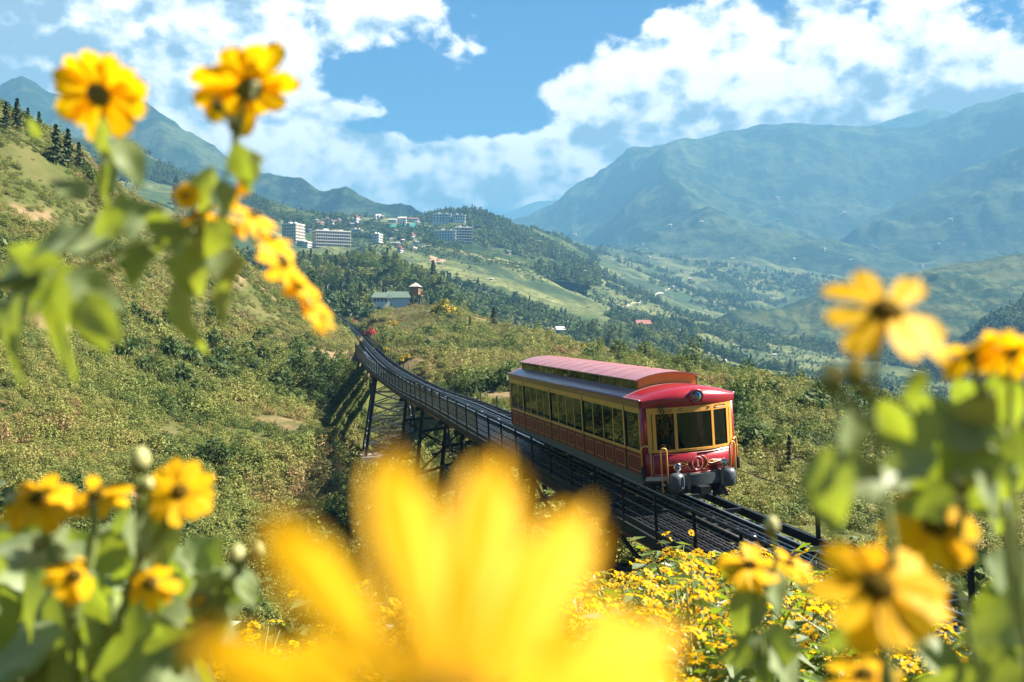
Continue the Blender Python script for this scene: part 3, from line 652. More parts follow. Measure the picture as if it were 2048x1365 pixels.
# inside: benches, backs, poles and the driver's desk
for k in range(9):
    y = 2.0 + k * 1.45
    for sx in (-1, 1):
        bn = MB().box(min(sx * .45, sx * 1.36), max(sx * .45, sx * 1.36), y, y + .42, .42, .48); bn.box(min(sx * .45, sx * 1.36), max(sx * .45, sx * 1.36), y + .40, y + .46, .48, .98); bn.box(min(sx * .5, sx * .55), max(sx * .5, sx * .55), y + .1, y + .35, .06, .42)
        bn.build('bench', m_seat, car)
    MB().tube([(0.5 * (-1) ** k, y + .2, .06), (0.5 * (-1) ** k, y + .2, ZG - .05)], .02, 6).build('pole', m_chrome, car)
MB().box(-1.2, 1.2, .25, .6, .06, .82).build('driver_desk', m_dark, car)
MB().box(-1.3, .2, 1.55, 1.6, .06, ZT).build('cab_partition', m_dark, car)
# ------------------------------------------------------------------ the viaduct
m_steel = solid('dark_steel', (0.011, 0.012, 0.014), 0.5, 0.0, var=0.4, scale=1.5, spec=0.22, dirt=(0.026, 0.019, 0.014))
m_rail = solid('worn_rail', (0.30, 0.31, 0.32), 0.28, 0.9, var=0.2)
m_web = solid('grey_girder', (0.015, 0.016, 0.016), 0.6, 0.0, var=0.35, scale=0.8, spec=0.2, dirt=(0.028, 0.024, 0.018))
m_grate = solid('galvanised_grating', (0.045, 0.048, 0.05), 0.4, 0.4, var=0.3)
m_conc = solid('concrete', (0.19, 0.19, 0.18), 0.9, var=0.2, scale=1.2, dirt=(0.05, 0.05, 0.045))
m_pipe = solid('red_pipe', (0.34, 0.045, 0.035), 0.4, var=0.15)
m_sleep = solid('sleeper_steel', (0.018, 0.018, 0.019), 0.55, var=0.4)
m_mesh, T = new_mat('perforated_sheet')                        # fine wire mesh seen from far: about half open
out(T, T.n('ShaderNodeMixShader', {0: 0.42, 1: T.n('ShaderNodeBsdfTransparent').outputs[0], 2: T.n('ShaderNodeBsdfPrincipled', {'Base Color': (0.03, 0.037, 0.042, 1), 'Metallic': 0.5, 'Roughness': 0.4}).outputs[0]}).outputs[0])
def strip(s0, s1, x0, x1, z0, z1, step=1.5):
    """a long member with a box section that follows the line"""
    m = MB(); n = max(2, int((s1 - s0) / step)); q = []
    for k in range(n + 1):
        s = s0 + (s1 - s0) * k / n; q += [trk(s, x0, z0), trk(s, x1, z0), trk(s, x1, z1), trk(s, x0, z1)]
    return m.add(q, [(4 * k + i, 4 * k + 4 + i, 4 * k + 4 + (i + 1) % 4, 4 * k + (i + 1) % 4) for k in range(n) for i in range(4)] + [(0, 1, 2, 3), (4 * n + 3, 4 * n + 2, 4 * n + 1, 4 * n)])
def line_tube(s0, s1, x, z, r, n=6, step=1.5):
    k = max(2, int((s1 - s0) / step)); return MB().tube([trk(s0 + (s1 - s0) * i / k, x, z) for i in range(k + 1)], r, n)
via = empty('railway_viaduct', trk(0), 'long black steel viaduct curving uphill under the red tram car', 'viaduct')
def vb(m, name, mat, parent=None, smooth=False):
    o = m.build(name, mat, None, smooth); o.parent = parent or via; o.matrix_parent_inverse = Matrix.Translation(-via.location) if parent is None else Matrix.Identity(4); return o
BR_END = 118.0                                                # past here the line runs on the ground
for x0, x1 in ((-1.02, -.84), (.74, .92)): vb(strip(S_MIN, BR_END, x0, x1, -.85, -.24), 'girder', m_web)
vb(strip(S_MIN, BR_END, -2.56, -2.46, -.34, -.02), 'walkway_girder', m_web)
vb(strip(S_MIN, BR_END, 1.28, 1.40, -.34, -.10), 'edge_beam', m_steel)
vb(strip(S_MIN, 48, -2.30, -2.05, -.10, -.06), 'cable_tray', m_steel); vb(line_tube(S_MIN, 60, -1.9, -.78, .075, 8), 'water_pipe', m_pipe, None, True)
# walkway grating: bearer bars along, cross bars every 0.8 m
g = MB(); k = 0
for x in np.linspace(-2.42, -1.05, 12): 
    s = strip(S_MIN, 70, x - .02, x + .02, -.06, -.01, 2.0); g.add(s.v, s.f)
for s in np.arange(S_MIN, 70, .45): g.bar(trk(s, -2.44, -.035), trk(s, -1.02, -.035), .05, .03)
vb(g, 'walkway_grating', m_grate)['kind'] = 'stuff'
vb(strip(70, BR_END, -2.44, -1.04, -.06, -.01), 'walkway_plate', m_grate)
for s in np.arange(S_MIN + .5, BR_END, 2.4): vb(MB().bar(trk(s, -2.5, -.16), trk(s, 1.36, -.16), .12, .12), 'cross_beam', m_steel)
# left railing
post = [s for s in np.arange(S_MIN + .36, BR_END, 2.4)]
for s in post: vb(MB().bar(trk(s, -2.52, -.30), trk(s, -2.52, 1.22), .075, .075), 'railing_post', m_steel)
vb(line_tube(S_MIN, BR_END, -2.52, 1.24, .045, 8), 'handrail', m_steel, None, True); vb(line_tube(S_MIN, BR_END, -2.44, 1.17, .022, 6), 'handrail_pipe', m_rail, None, True)
for z in (.94, .66, .38): vb(line_tube(S_MIN, BR_END, -2.52, z, .018, 5), 'guard_wire', m_steel)
vb(strip(S_MIN, BR_END, -2.545, -2.525, .02, .20), 'toe_board', m_web)
for s in post[::1]:
    if 18 < s < BR_END - 3: vb(MB().add([trk(s + .08, -2.535, .28), trk(s + 2.28, -2.535, .28), trk(s + 2.28, -2.535, 1.02), trk(s + .08, -2.535, 1.02), trk(s + .08, -2.545, .28), trk(s + 2.28, -2.545, .28), trk(s + 2.28, -2.545, 1.02), trk(s + .08, -2.545, 1.02)], [(0, 1, 2, 3), (7, 6, 5, 4), (0, 4, 5, 1), (3, 2, 6, 7), (0, 3, 7, 4), (1, 5, 6, 2)]), 'mesh_panel', m_mesh)
for s in np.arange(20.5, BR_END, 4.8): vb(MB().bar(trk(s, 1.34, -.2), trk(s, 1.34, .55), .06), 'edge_post', m_steel)
for s in (-10.5, -4.8, 1.2): vb(MB().bar(trk(s, 1.34, -.2), trk(s, 1.34, 1.05), .10), 'edge_post', m_steel)
vb(line_tube(S_MIN, 20, 1.34, 1.0, .012, 5), 'edge_wire', m_steel)
# trestle bents under the deck
def bent(s, zdrop=None):
    t = MB(); c = trk(s); objs = []
    for sx, xt in ((-1, -2.0), (1, .95)):
        top = trk(s, xt, -.70); gz_ = gzs(top.x, top.y) - .4; h = top.z - gz_
        if h < .6: continue
        foot = Vector((top.x + sx * h * .10, top.y + 0.02 * h, gz_)); objs.append((top, foot))
        vb(MB().bar(top, foot, .23, .23, (1, 0, 0)), 'trestle_leg', m_steel)
    if len(objs) == 2:
        (a, a2), (b_, b2) = objs
        vb(MB().bar(trk(s, -2.5, -.62), trk(s, 1.3, -.62), .26, .26), 'cap_beam', m_steel)
        n = max(1, int((a.z - a2.z) / 2.2))
        for k in range(1, n + 1):
            u, v_ = (k - .5) / n, (k + .3) / n
            vb(MB().bar(a.lerp(a2, u), b_.lerp(b2, u), .16, .18), 'trestle_strut', m_steel)
            if v_ < 1: vb(MB().bar(a.lerp(a2, u), b_.lerp(b2, min(1, u + 1 / n)), .10), 'trestle_brace', m_steel); vb(MB().bar(b_.lerp(b2, u), a.lerp(a2, min(1, u + 1 / n)), .10), 'trestle_brace', m_steel)
    return objs
prev = None
for s in (-17, -12.4, -7.8, -3.2, 1.4, 6.0, 10.6, 15.2, 19.8, 24.4, 29, 38, 47):
    o = bent(s)
    if prev and len(o) == 2 and s - prev[1] < 5 and len(prev[0]) == 2:          # long braces between neighbours
        for (a, a2), (b_, b2) in zip(prev[0], o):
            vb(MB().bar(a.lerp(a2, .45), b_.lerp(b2, .45), .14), 'trestle_strut', m_steel); vb(MB().bar(a.lerp(a2, .45), b_.lerp(b2, .04), .10), 'trestle_brace', m_steel)
    prev = (o, s)
# tall lattice tower on its concrete plinth
def s_at_Y(Y): return float(TRK_S[np.argmin(np.abs(TRK[:, 1] - Y))] - CAR_S)
st = s_at_Y(100); tp = trk(st); base_z = -11.35
pier = empty('lattice_tower', (tp.x, tp.y, base_z), 'tall tapering lattice steel tower carrying the bend of the viaduct', 'tower')
def pb_(m, name, mat, smooth=False):
    o = m.build(name, mat, None, smooth); o.parent = pier; o.matrix_parent_inverse = Matrix.Translation(-pier.location); return o
ux, uy = Vector(TRK_X[int((st + CAR_S) / .5)]), Vector(TRK_T[int((st + CAR_S) / .5)]); ux.z = uy.z = 0; ux.normalize(); uy.normalize()
tc = tp + ux * -.55; topz = tp.z - .8
corner = {}
for sx in (-1, 1):
    for sy in (-1, 1):
        a = Vector((tc.x, tc.y, topz)) + ux * sx * 1.6 + uy * sy * 1.0; c = Vector((tc.x, tc.y, base_z)) + ux * sx * 2.65 + uy * sy * 1.8
        corner[sx, sy] = (a, c); pb_(MB().bar(a, c, .28, .28, (1, 0, 0)), 'tower_leg', m_steel)
m_lat = solid('lattice_bar', (0.24, 0.235, 0.21), 0.45, 0.3, var=0.3)
n = 6
for (p, q) in (((-1, -1), (1, -1)), ((-1, 1), (1, 1)), ((-1, -1), (-1, 1)), ((1, -1), (1, 1))):
    for k in range(n):
        u0, u1 = k / n, (k + 1) / n; A = lambda c_, u: corner[c_][0].lerp(corner[c_][1], u)
        pb_(MB().bar(A(p, u1), A(q, u1), .10), 'strut', m_lat); pb_(MB().bar(A(p, u0), A(q, u1), .10), 'brace', m_lat); pb_(MB().bar(A(q, u0), A(p, u1), .10), 'brace', m_lat)
pb_(MB().box(-1.9, 1.9, -1.3, 1.3, topz - .05, topz + .25, Matrix.Translation((tc.x, tc.y, 0)) @ Matrix.Rotation(math.atan2(ux.y, ux.x), 4, 'Z')), 'tower_cap', m_steel)
pl = MB().box(-3.2, 3.2, -2.4, 2.4, base_z - 2.6, base_z, Matrix.Translation((tc.x, tc.y, 0)) @ Matrix.Rotation(math.atan2(ux.y, ux.x), 4, 'Z'))
pb_(pl, 'plinth', m_conc)
# rails, rope and sleepers lie on the viaduct and go on uphill
track = empty('railway_track', trk(0), 'single railway track with a haulage rope climbing to the station portal', 'railway track')
def tb(m, name, mat, smooth=False):
    o = m.build(name, mat, None, smooth); o.parent = track; o.matrix_parent_inverse = Matrix.Translation(-track.location); return o
for x in (-.55, .45):
    tb(strip(S_MIN, S_MAX, x - .035, x + .035, -.04, 0), 'rail', m_rail); tb(strip(S_MIN, S_MAX, x - .012, x + .012, -.13, -.04), 'rail_web', m_steel); tb(strip(S_MIN, S_MAX, x - .07, x + .07, -.15, -.13), 'rail_foot', m_steel)
tb(line_tube(S_MIN, S_MAX, -.12, .02, .022, 6), 'haulage_rope', m_rail); tb(line_tube(S_MIN, S_MAX, .12, .0, .022, 6), 'haulage_rope', m_rail)
for s in np.arange(S_MIN + .3, 140, .75):
    wide = s > 19
    tb(MB().bar(trk(s, -1.0, -.21), trk(s, 1.3 if wide else .9, -.21), .20, .11), 'sleeper', m_sleep)
for s in np.arange(141, S_MAX, 1.5): tb(MB().bar(trk(s, -1.0, -.21), trk(s, 1.0, -.21), .3, .11), 'sleeper', m_sleep)
for s in np.arange(S_MIN + 2, 60, 4.0): tb(MB().lathe([(.001, -.06), (.14, -.06), (.09, 0), (.14, .06), (.001, .06)], trk(s, -.12, -.10), TRK_X[int((s + CAR_S) / .5)], 10), 'rope_pulley', m_rail, True)
tb(strip(BR_END, S_MAX, -1.3, -1.15, -.35, .05), 'kerb', m_web); tb(strip(BR_END, S_MAX, 1.15, 1.3, -.35, .05), 'kerb', m_web)
tb(strip(BR_END - 1, S_MAX, -1.2, 1.2, -.5, -.27), 'trackbed', m_conc)
for s in np.arange(BR_END, S_MAX, 4.0): tb(MB().bar(trk(s, 1.22, 0), trk(s, 1.22, .9), .08), 'fence_post', m_steel)
tb(line_tube(BR_END, S_MAX, 1.22, .9, .04, 5), 'handrail', m_steel)
tb(line_tube(BR_END, S_MAX, -1.22, .9, .04, 5), 'handrail', m_steel)
for s in np.arange(BR_END, S_MAX, 4.0): tb(MB().bar(trk(s, -1.22, 0), trk(s, -1.22, .9), .08), 'fence_post', m_steel)
# ------------------------------------------------------------------ vegetation
def leaf_mat(name, ramp, trans=0.35, patch=0.06, rough=0.6, rand=0.5, patch2=None):
    """leaves: tone by plant (random) and by place; light comes through them"""
    m, T = new_mat(name); oi = T.n('ShaderNodeObjectInfo')
    nz = T.noise(oi.outputs['Location'], patch, 4, 0.6)
    f = T.m('ADD', T.m('MULTIPLY', T.m('SUBTRACT', nz, 0.5), 2.4), T.m('MULTIPLY_ADD', oi.outputs['Random'], rand, 0.5 - rand / 2))
    lf = T.noise(T.n('ShaderNodeNewGeometry').outputs['Position'], 3.0, 2)
    f = T.m('ADD', f, T.m('MULTIPLY', T.m('SUBTRACT', lf, 0.5), 0.5))
    c = T.ramp(f, ramp)
    a = T.n('ShaderNodeBsdfPrincipled', {'Base Color': c, 'Roughness': rough, 'Specular IOR Level': 0.25}).outputs[0]
    b = T.n('ShaderNodeBsdfTranslucent', {'Color': c}).outputs[0]
    out(T, T.n('ShaderNodeMixShader', {0: trans, 1: a, 2: b}).outputs[0]); return m
m_scrub = leaf_mat('scrub_leaves', [(0.0, (0.045, 0.075, 0.014)), (0.25, (0.105, 0.145, 0.028)), (0.5, (0.195, 0.215, 0.045)), (0.8, (0.28, 0.26, 0.07)), (1.0, (0.26, 0.17, 0.07))], 0.28, 0.055)
m_straw = leaf_mat('dry_grass', [(0.0, (0.13, 0.14, 0.035)), (0.5, (0.25, 0.22, 0.08)), (1.0, (0.36, 0.26, 0.12))], 0.3, 0.05)
m_wood_l = leaf_mat('wood_leaves', [(0.0, (0.032, 0.062, 0.016)), (0.5, (0.065, 0.105, 0.022)), (1.0, (0.13, 0.16, 0.035))], 0.3, 0.01)
m_pine = leaf_mat('pine_needles', [(0.0, (0.014, 0.030, 0.010)), (1.0, (0.040, 0.062, 0.018))], 0.15, 0.02)
m_tree = leaf_mat('tree_leaves', [(0.0, (0.035, 0.068, 0.012)), (0.5, (0.08, 0.12, 0.022)), (1.0, (0.17, 0.19, 0.04))], 0.35, 0.03, rand=0.9)
m_bark = solid('bark', (0.10, 0.075, 0.05), 0.9, var=0.35, scale=8)
m_petal_far = leaf_mat('yellow_blossom', [(0.0, (0.75, 0.42, 0.012)), (0.5, (0.80, 0.50, 0.015)), (1.0, (0.72, 0.55, 0.03))], 0.35, 0.3)
m_redleaf = leaf_mat('red_bracts', [(0.0, (0.30, 0.012, 0.012)), (1.0, (0.42, 0.03, 0.025))], 0.3)

def leaf_cloud(n, shape, size, seed=0, up=0.5, hollow=0.0, asp=0.55):
    """n leaf-shaped quads spread through a volume; shape(r) gives a random point and its outward direction"""
    rg = np.random.default_rng(seed); V = []; Fc = []
    for i in range(n):
        p, o = shape(rg); s = size * rg.uniform(0.6, 1.4)
        nrm = Vector(o) * 0.7 + Vector((0, 0, up)) + Vector(rg.normal(0, 0.55, 3)); nrm.normalize()
        x = nrm.cross(Vector(rg.normal(0, 1, 3))).normalized(); y = nrm.cross(x)
        b = len(V); p = Vector(p)
        V += [p - x * s, p + y * s * asp - x * s * .1, p + x * s + nrm * s * -.25, p - y * s * asp - x * s * .1]
        Fc.append((b, b + 1, b + 2, b + 3))
    return V, Fc
def dome(r, h, z0=0.0, fill=0.55):
    def f(rg):
        u = Vector(rg.normal(0, 1, 3)).normalized(); u.z = abs(u.z); k = rg.uniform(fill, 1) ** 0.6
        return (u.x * r * k, u.y * r * k, z0 + u.z * h * k), (u.x, u.y, u.z)
    return f
def lumps(cs):
    """several rounded clumps: list of (x, y, z, r)"""
    w = np.array([c[3] ** 2 for c in cs]); w = w / w.sum()
    def f(rg):
        c = cs[rg.choice(len(cs), p=w)]; u = Vector(rg.normal(0, 1, 3)).normalized(); k = rg.uniform(0.5, 1) ** 0.5
        return (c[0] + u.x * c[3] * k, c[1] + u.y * c[3] * k, c[2] + u.z * c[3] * k * .85), (u.x, u.y, u.z)
    return f
def proto(name, VF, mat): return bpy.data.objects.new(name, mesh_from(name, VF[0], VF[1], mat))   # kept unlinked, only instanced
def blades(n, r, h, seed):
    rg = np.random.default_rng(seed); V = []; Fc = []
    for i in range(n):
        a = rg.uniform(0, 6.28); q = r * math.sqrt(rg.uniform(0, 1)); p = Vector((q * math.cos(a), q * math.sin(a), 0)); d = Vector((rg.normal(0, .4), rg.normal(0, .4), 1)) * h * rg.uniform(.5, 1.1); w = Vector((math.cos(a + 1.5), math.sin(a + 1.5), 0)) * .03
        b = len(V); V += [p - w, p + w, p + d * .6 + w * .7, p + d + Vector((d.x, d.y, 0)) * .5]; Fc.append((b, b + 1, b + 2, b + 3))
    return V, Fc
SCRUB = [proto('scrub', leaf_cloud(330, dome(.55, .75, .0, .3), .062, 1), m_scrub), proto('scrub', leaf_cloud(380, lumps([(0, 0, .35, .5), (.45, .2, .3, .35), (-.3, .4, .25, .35)]), .06, 2), m_scrub),
         proto('scrub', leaf_cloud(300, dome(.8, .45, .0, .2), .06, 3), m_scrub), proto('scrub', leaf_cloud(340, lumps([(0, 0, .6, .42), (.1, .1, 1.05, .3), (.3, -.2, .35, .35)]), .06, 4), m_scrub),
         proto('dry_tuft', blades(90, .5, .55, 5), m_straw), proto('dry_tuft', blades(120, .85, .38, 6), m_straw)]
def spire(rg):
    z = rg.uniform(0, 1) ** 1.3; a = rg.uniform(0, 6.28); return ((1 - z) * .24 * math.cos(a), (1 - z) * .24 * math.sin(a), .1 + z * 1.1), (math.cos(a), math.sin(a), .2)
CROWNS = [proto('crown', leaf_cloud(110, lumps([(0, 0, .45, .36), (.28, .1, .36, .26), (-.24, .18, .34, .26), (0, -.26, .38, .24), (.05, .05, .74, .22)]), .115, 11, .4), m_wood_l),
          proto('crown', leaf_cloud(90, lumps([(0, 0, .5, .30), (.1, .08, .82, .22), (-.1, 0, .3, .3)]), .11, 12, .4), m_wood_l),
          proto('crown', leaf_cloud(80, lumps([(0, 0, .3, .42), (.4, .1, .25, .3), (-.35, .2, .25, .3)]), .12, 13, .5), m_wood_l),
          proto('crown', leaf_cloud(90, spire, .10, 14, .2), m_pine)]
def scatter(name, P, protos, idx, sc, rot):
    """one object: instances of the given plants on the points P"""
    me = bpy.data.meshes.new(name); n = len(P)
    me.vertices.add(n); me.vertices.foreach_set('co', np.asarray(P, np.float32).ravel())
    for nm, typ, arr in (('kind_index', 'INT', idx), ('size', 'FLOAT', sc), ('turn', 'FLOAT', rot)):
        at_ = me.attributes.new(nm, typ, 'POINT'); at_.data.foreach_set('value', np.asarray(arr, np.int32 if typ == 'INT' else np.float32))
    o = link(bpy.data.objects.new(name, me)); tag(o, kind='stuff')
    g = bpy.data.node_groups.new(name, 'GeometryNodeTree'); g.interface.new_socket('Geometry', in_out='INPUT', socket_type='NodeSocketGeometry'); g.interface.new_socket('Geometry', in_out='OUTPUT', socket_type='NodeSocketGeometry')
    N = g.nodes; L = g.links; gi = N.new('NodeGroupInput'); go = N.new('NodeGroupOutput'); ip = N.new('GeometryNodeInstanceOnPoints'); jn = N.new('GeometryNodeJoinGeometry')
    for p in reversed(protos):
        ob = N.new('GeometryNodeObjectInfo'); ob.inputs['Object'].default_value = p; ob.inputs['As Instance'].default_value = True
        L.new(ob.outputs['Geometry'], jn.inputs[0])
    def attr(nm, t): a = N.new('GeometryNodeInputNamedAttribute'); a.data_type = t; a.inputs['Name'].default_value = nm; return a.outputs[0]
    cx_ = N.new('ShaderNodeCombineXYZ'); L.new(attr('turn', 'FLOAT'), cx_.inputs[2])
    L.new(gi.outputs[0], ip.inputs['Points']); L.new(jn.outputs[0], ip.inputs['Instance']); ip.inputs['Pick Instance'].default_value = True
    L.new(attr('kind_index', 'INT'), ip.inputs['Instance Index']); L.new(cx_.outputs[0], ip.inputs['Rotation']); L.new(attr('size', 'FLOAT'), ip.inputs['Scale'])
    L.new(ip.outputs[0], go.inputs[0]); o.modifiers.new('scatter', 'NODES').node_group = g
    return o
def track_dist(X, Y):
    d = np.full(len(X), 1e9)
    for p in TRK[::4]: d = np.minimum(d, (X - p[0]) ** 2 + (Y - p[1]) ** 2)
    return np.sqrt(d)
# scrub on the near hillsides
n = 190000
Y = np.sqrt(rng.uniform(0, 1, n)) ** 1.0 * 335 ; Y = 24 + (335 - 24) * rng.uniform(0, 1, n) ** 1.55
PX = rng.uniform(-160, 2210, n); X = (PX - CX) / F * Y
keep = rng.uniform(0, 1, n) < np.minimum(1, (Y / 75) * np.interp(Y, (24, 60, 335), (1.0, .95, .62)))
X, Y = X[keep], Y[keep]
d = track_dist(X, Y); s_on = Y > 108
pn = fnoise(X / 7, Y / 7, 4, 41); tw_ = np.hypot(X - trk(s_at_Y(100)).x - .3, Y - 97); keep = (rng.uniform(0, 1, len(X)) > bare_soil(X, Y) * .93) & (tw_ > 5.5) & ~((d < 2.6) & s_on) & ~((d < 1.2) & (Y < 60) & (Y > 300)) & (pn + rng.normal(0, .07, len(X)) > .31)
X, Y, pn = X[keep], Y[keep], pn[keep]; Z = ground_z(X, Y)
Zh = np.interp(Y, (24, 120, 330), (0, 0, .1))
kk = rng.uniform(0, 1, len(X)); idx = np.where(kk < .26, 0, np.where(kk < .48, 1, np.where(kk < .70, 2, np.where(kk < .80, 3, np.where(kk < .92, 4, 5)))))
straw = fnoise(X / 22, Y / 22, 3, 51) > .60; idx = np.where(straw & (rng.uniform(0, 1, len(X)) < .45), 4 + (kk > .5), idx)
sc = rng.lognormal(-.12, .32, len(X)) * np.interp(pn, (.35, .7), (.62, 1.15)) * np.interp(Y, (24, 60, 150, 335), (.85, .95, 1.15, 1.5))
sc = np.where((idx >= 4) & (Y < 130), sc * .55, sc); lawn = (np.abs(CX + F * X / Y - 830) < 46) & (Y > 205) & (Y < 285); idx = np.where(lawn, 5, idx); sc = np.where(lawn, sc * .5, sc)
big = (fnoise(X / 16, Y / 16, 4, 95) > .55) & (rng.uniform(0, 1, len(X)) < .016) & ~lawn & (track_dist(X, Y) > 5); idx = np.where(big, 6 + (kk > .5), idx); sc = np.where(big, rng.uniform(1.3, 2.9, len(X)), sc)
scatter('scrub_cover', np.stack([X, Y, Z - .06], 1), SCRUB + [CROWNS[0], CROWNS[2]], idx, sc, rng.uniform(0, 6.28, len(X)))
N_SCRUB = len(X)
# woods farther off: over the valley floor and on the hills
PTS = []
n = 60000; PXf = rng.uniform(-60, 2110, n); Yf = np.exp(rng.uniform(math.log(300), math.log(2500), n)); Xf = (PXf - CX) / F * Yf
wn = fnoise(Xf / 170, Yf / 170, 5, 61, False, .6); kp = (wn + rng.normal(0, .02, n) > .515) & (Yf > 330) & ~((PXf > 540) & (PXf < 860) & (Yf > 640) & (Yf < 1060))
Xf, Yf = Xf[kp], Yf[kp]; PTS.append(np.stack([Xf, Yf, ground_z(Xf, Yf) - .5], 1)); SZ = [rng.uniform(5, 11, len(Xf)) * np.interp(Yf, (300, 2500), (.75, 1.35))]
def on_ridge(name, n, thr, sc, seed, lo=0.0, hi=0.62, smin=6, smax=11):
    V = RIDGES[name]; nv, nu = V.shape[:2]; a = rng.uniform(lo * (nv - 2), hi * (nv - 2), n); b = rng.uniform(0, nu - 2, n); i, j = a.astype(int), b.astype(int); u, v = (a - i)[:, None], (b - j)[:, None]
    p = V[i, j] * (1 - u) * (1 - v) + V[i + 1, j] * u * (1 - v) + V[i, j + 1] * (1 - u) * v + V[i + 1, j + 1] * u * v
    k = fnoise(p[:, 0] / sc, p[:, 1] / sc, 5, seed, False, .6) + rng.normal(0, .02, n) > thr; p = p[k]
    PTS.append(p - np.array((0, 0, .6))); SZ.append(rng.uniform(smin, smax, len(p)))
ns = 34000; PXs = rng.uniform(640, 2110, ns); Ys = np.exp(rng.uniform(math.log(420), math.log(2300), ns)); Xs = (PXs - CX) / F * Ys
ks = fnoise(Xs / 60, Ys / 60, 4, 66) + rng.normal(0, .06, ns) > .52; Xs, Ys = Xs[ks], Ys[ks]; PTS.append(np.stack([Xs, Ys, ground_z(Xs, Ys) - .3], 1)); SZ.append(rng.uniform(1.5, 3.6, len(Xs)))   # bushes along the field edges
on_ridge('town_hill', 6000, .50, 120, 71, 0, .78); on_ridge('left_hill', 8000, .53, 130, 72, .12, .85); on_ridge('valley_spur', 12000, .44, 200, 73, 0, .8)
P = np.concatenate(PTS); S_ = np.concatenate(SZ); q = rng.uniform(0, 1, len(P))
scatter('far_woods', P, CROWNS, np.where(q < .4, 0, np.where(q < .65, 1, np.where(q < .9, 2, 3))), S_, rng.uniform(0, 6.28, len(P)))

# ---- trees one can tell apart
def limb_trunk(h, r, seed, forks=4, lean=.05):
    rg = random.Random(seed); m = MB(); pts = [Vector((rg.uniform(-lean, lean) * h * k / 5, rg.uniform(-lean, lean) * h * k / 5, h * k / 5)) for k in range(6)]
    m.tube(pts, [r * (1 - .16 * k) for k in range(6)], 7)
    for i in range(forks):
        k = rg.randint(2, 4); a = rg.uniform(0, 6.28); l = h * rg.uniform(.25, .4)
        m.tube([pts[k], pts[k] + Vector((math.cos(a), math.sin(a), .5)) * l * .5, pts[k] + Vector((math.cos(a), math.sin(a), .9)) * l], [r * .45, r * .3, r * .1], 5)
    return m
def pine_shape(h, r, z0=.15, layers=9):
    def f(rg):
        z = rg.uniform(0, 1) ** 1.25; lay = (math.floor(z * layers) + rg.uniform(0, .55)) / layers; a = rg.uniform(0, 6.28) ; br = r * (1 - lay) ** .8 * (0.75 + .25 * math.sin(3 * a + lay * 40)); q = br * rg.uniform(.15, 1)
        return (q * math.cos(a), q * math.sin(a), h * (z0 + (1 - z0) * lay) - q * .25), (math.cos(a), math.sin(a), .3)
    return f
def make_tree(name, crown_VF, mat, trunk, label, cat, group):
    t = empty(name, (0, 0, 0), label, cat, group)
    link(bpy.data.objects.new('crown', mesh_from('crown', crown_VF[0], crown_VF[1], mat)), t); trunk.build('trunk', m_bark, t, True); return t
PROTO_TREES = {
 'pine': lambda: make_tree('pine_tree', leaf_cloud(420, pine_shape(1, .22, .22), .045, 21, .15), m_pine, limb_trunk(.98, .016, 1, 0, .01), '', 'tree', ''),
 'cypress': lambda: make_tree('conifer', leaf_cloud(380, pine_shape(1, .15, .10, 7), .05, 22, .1), m_pine, limb_trunk(.9, .02, 2, 0, .01), '', 'tree', ''),
 'round': lambda: make_tree('broadleaf_tree', leaf_cloud(520, lumps([(0, 0, .62, .28), (.25, .1, .5, .22), (-.24, .12, .52, .22), (.02, -.25, .5, .22), (0, .05, .84, .17), (.2, -.2, .34, .16), (-.2, -.1, .32, .16)]), .045, 23), m_tree, limb_trunk(.72, .03, 3), '', 'tree', ''),
 'tall': lambda: make_tree('broadleaf_tree', leaf_cloud(480, lumps([(0, 0, .72, .19), (.08, .05, .9, .12), (-.12, 0, .5, .19), (.13, -.1, .42, .16), (-.05, .1, .3, .15)]), .04, 24), m_tree, limb_trunk(.85, .022, 4), '', 'tree', ''),
 'wide': lambda: make_tree('broadleaf_tree', leaf_cloud(560, lumps([(0, 0, .42, .34), (.34, .1, .36, .26), (-.36, .08, .34, .26), (.05, -.32, .36, .26), (.1, .3, .5, .24), (-.12, .1, .62, .2)]), .05, 25), m_tree, limb_trunk(.5, .035, 5), '', 'tree', '')}
_built = {}
def plant_tree(kind, x, y, h, label, group=None, dz=0.0, wide=1.0, z=None, cat='tree'):
    if kind not in _built: t = PROTO_TREES[kind](); _built[kind] = t
    else: t = copy_tree(_built[kind])
    t.location = (x, y, (gzs(x, y) if z is None else z) - .1 + dz); t.rotation_euler = (0, 0, random.uniform(0, 6.28)); t.scale = (h * wide, h * wide, h)
    t['label'] = label; t['category'] = cat
    if group: t['group'] = group
    elif 'group' in t: del t['group']
    return t
def ground_hit(px, py, y0=20, y1=3000):
    """where the line of sight through that point of the photograph meets the ground"""
    ys = np.exp(np.linspace(math.log(y0), math.log(y1), 1500)); x = (px - CX) / F * ys; z = ground_z(x, ys); h = (CY - py) / F * ys - z
    i = np.argmax(h < 0); return (x[i], ys[i]) if h[i] < 0 else (x[-1] * 0 + (px - CX) / F * 150, 150.0)
def tree_px(kind, px, base, top, label, group=None, wide=1.0):
    x, y = ground_hit(px, base); h = max(1.0, (base - top) / F * y); return plant_tree(kind, x, y, h, label, group, 0, wide)
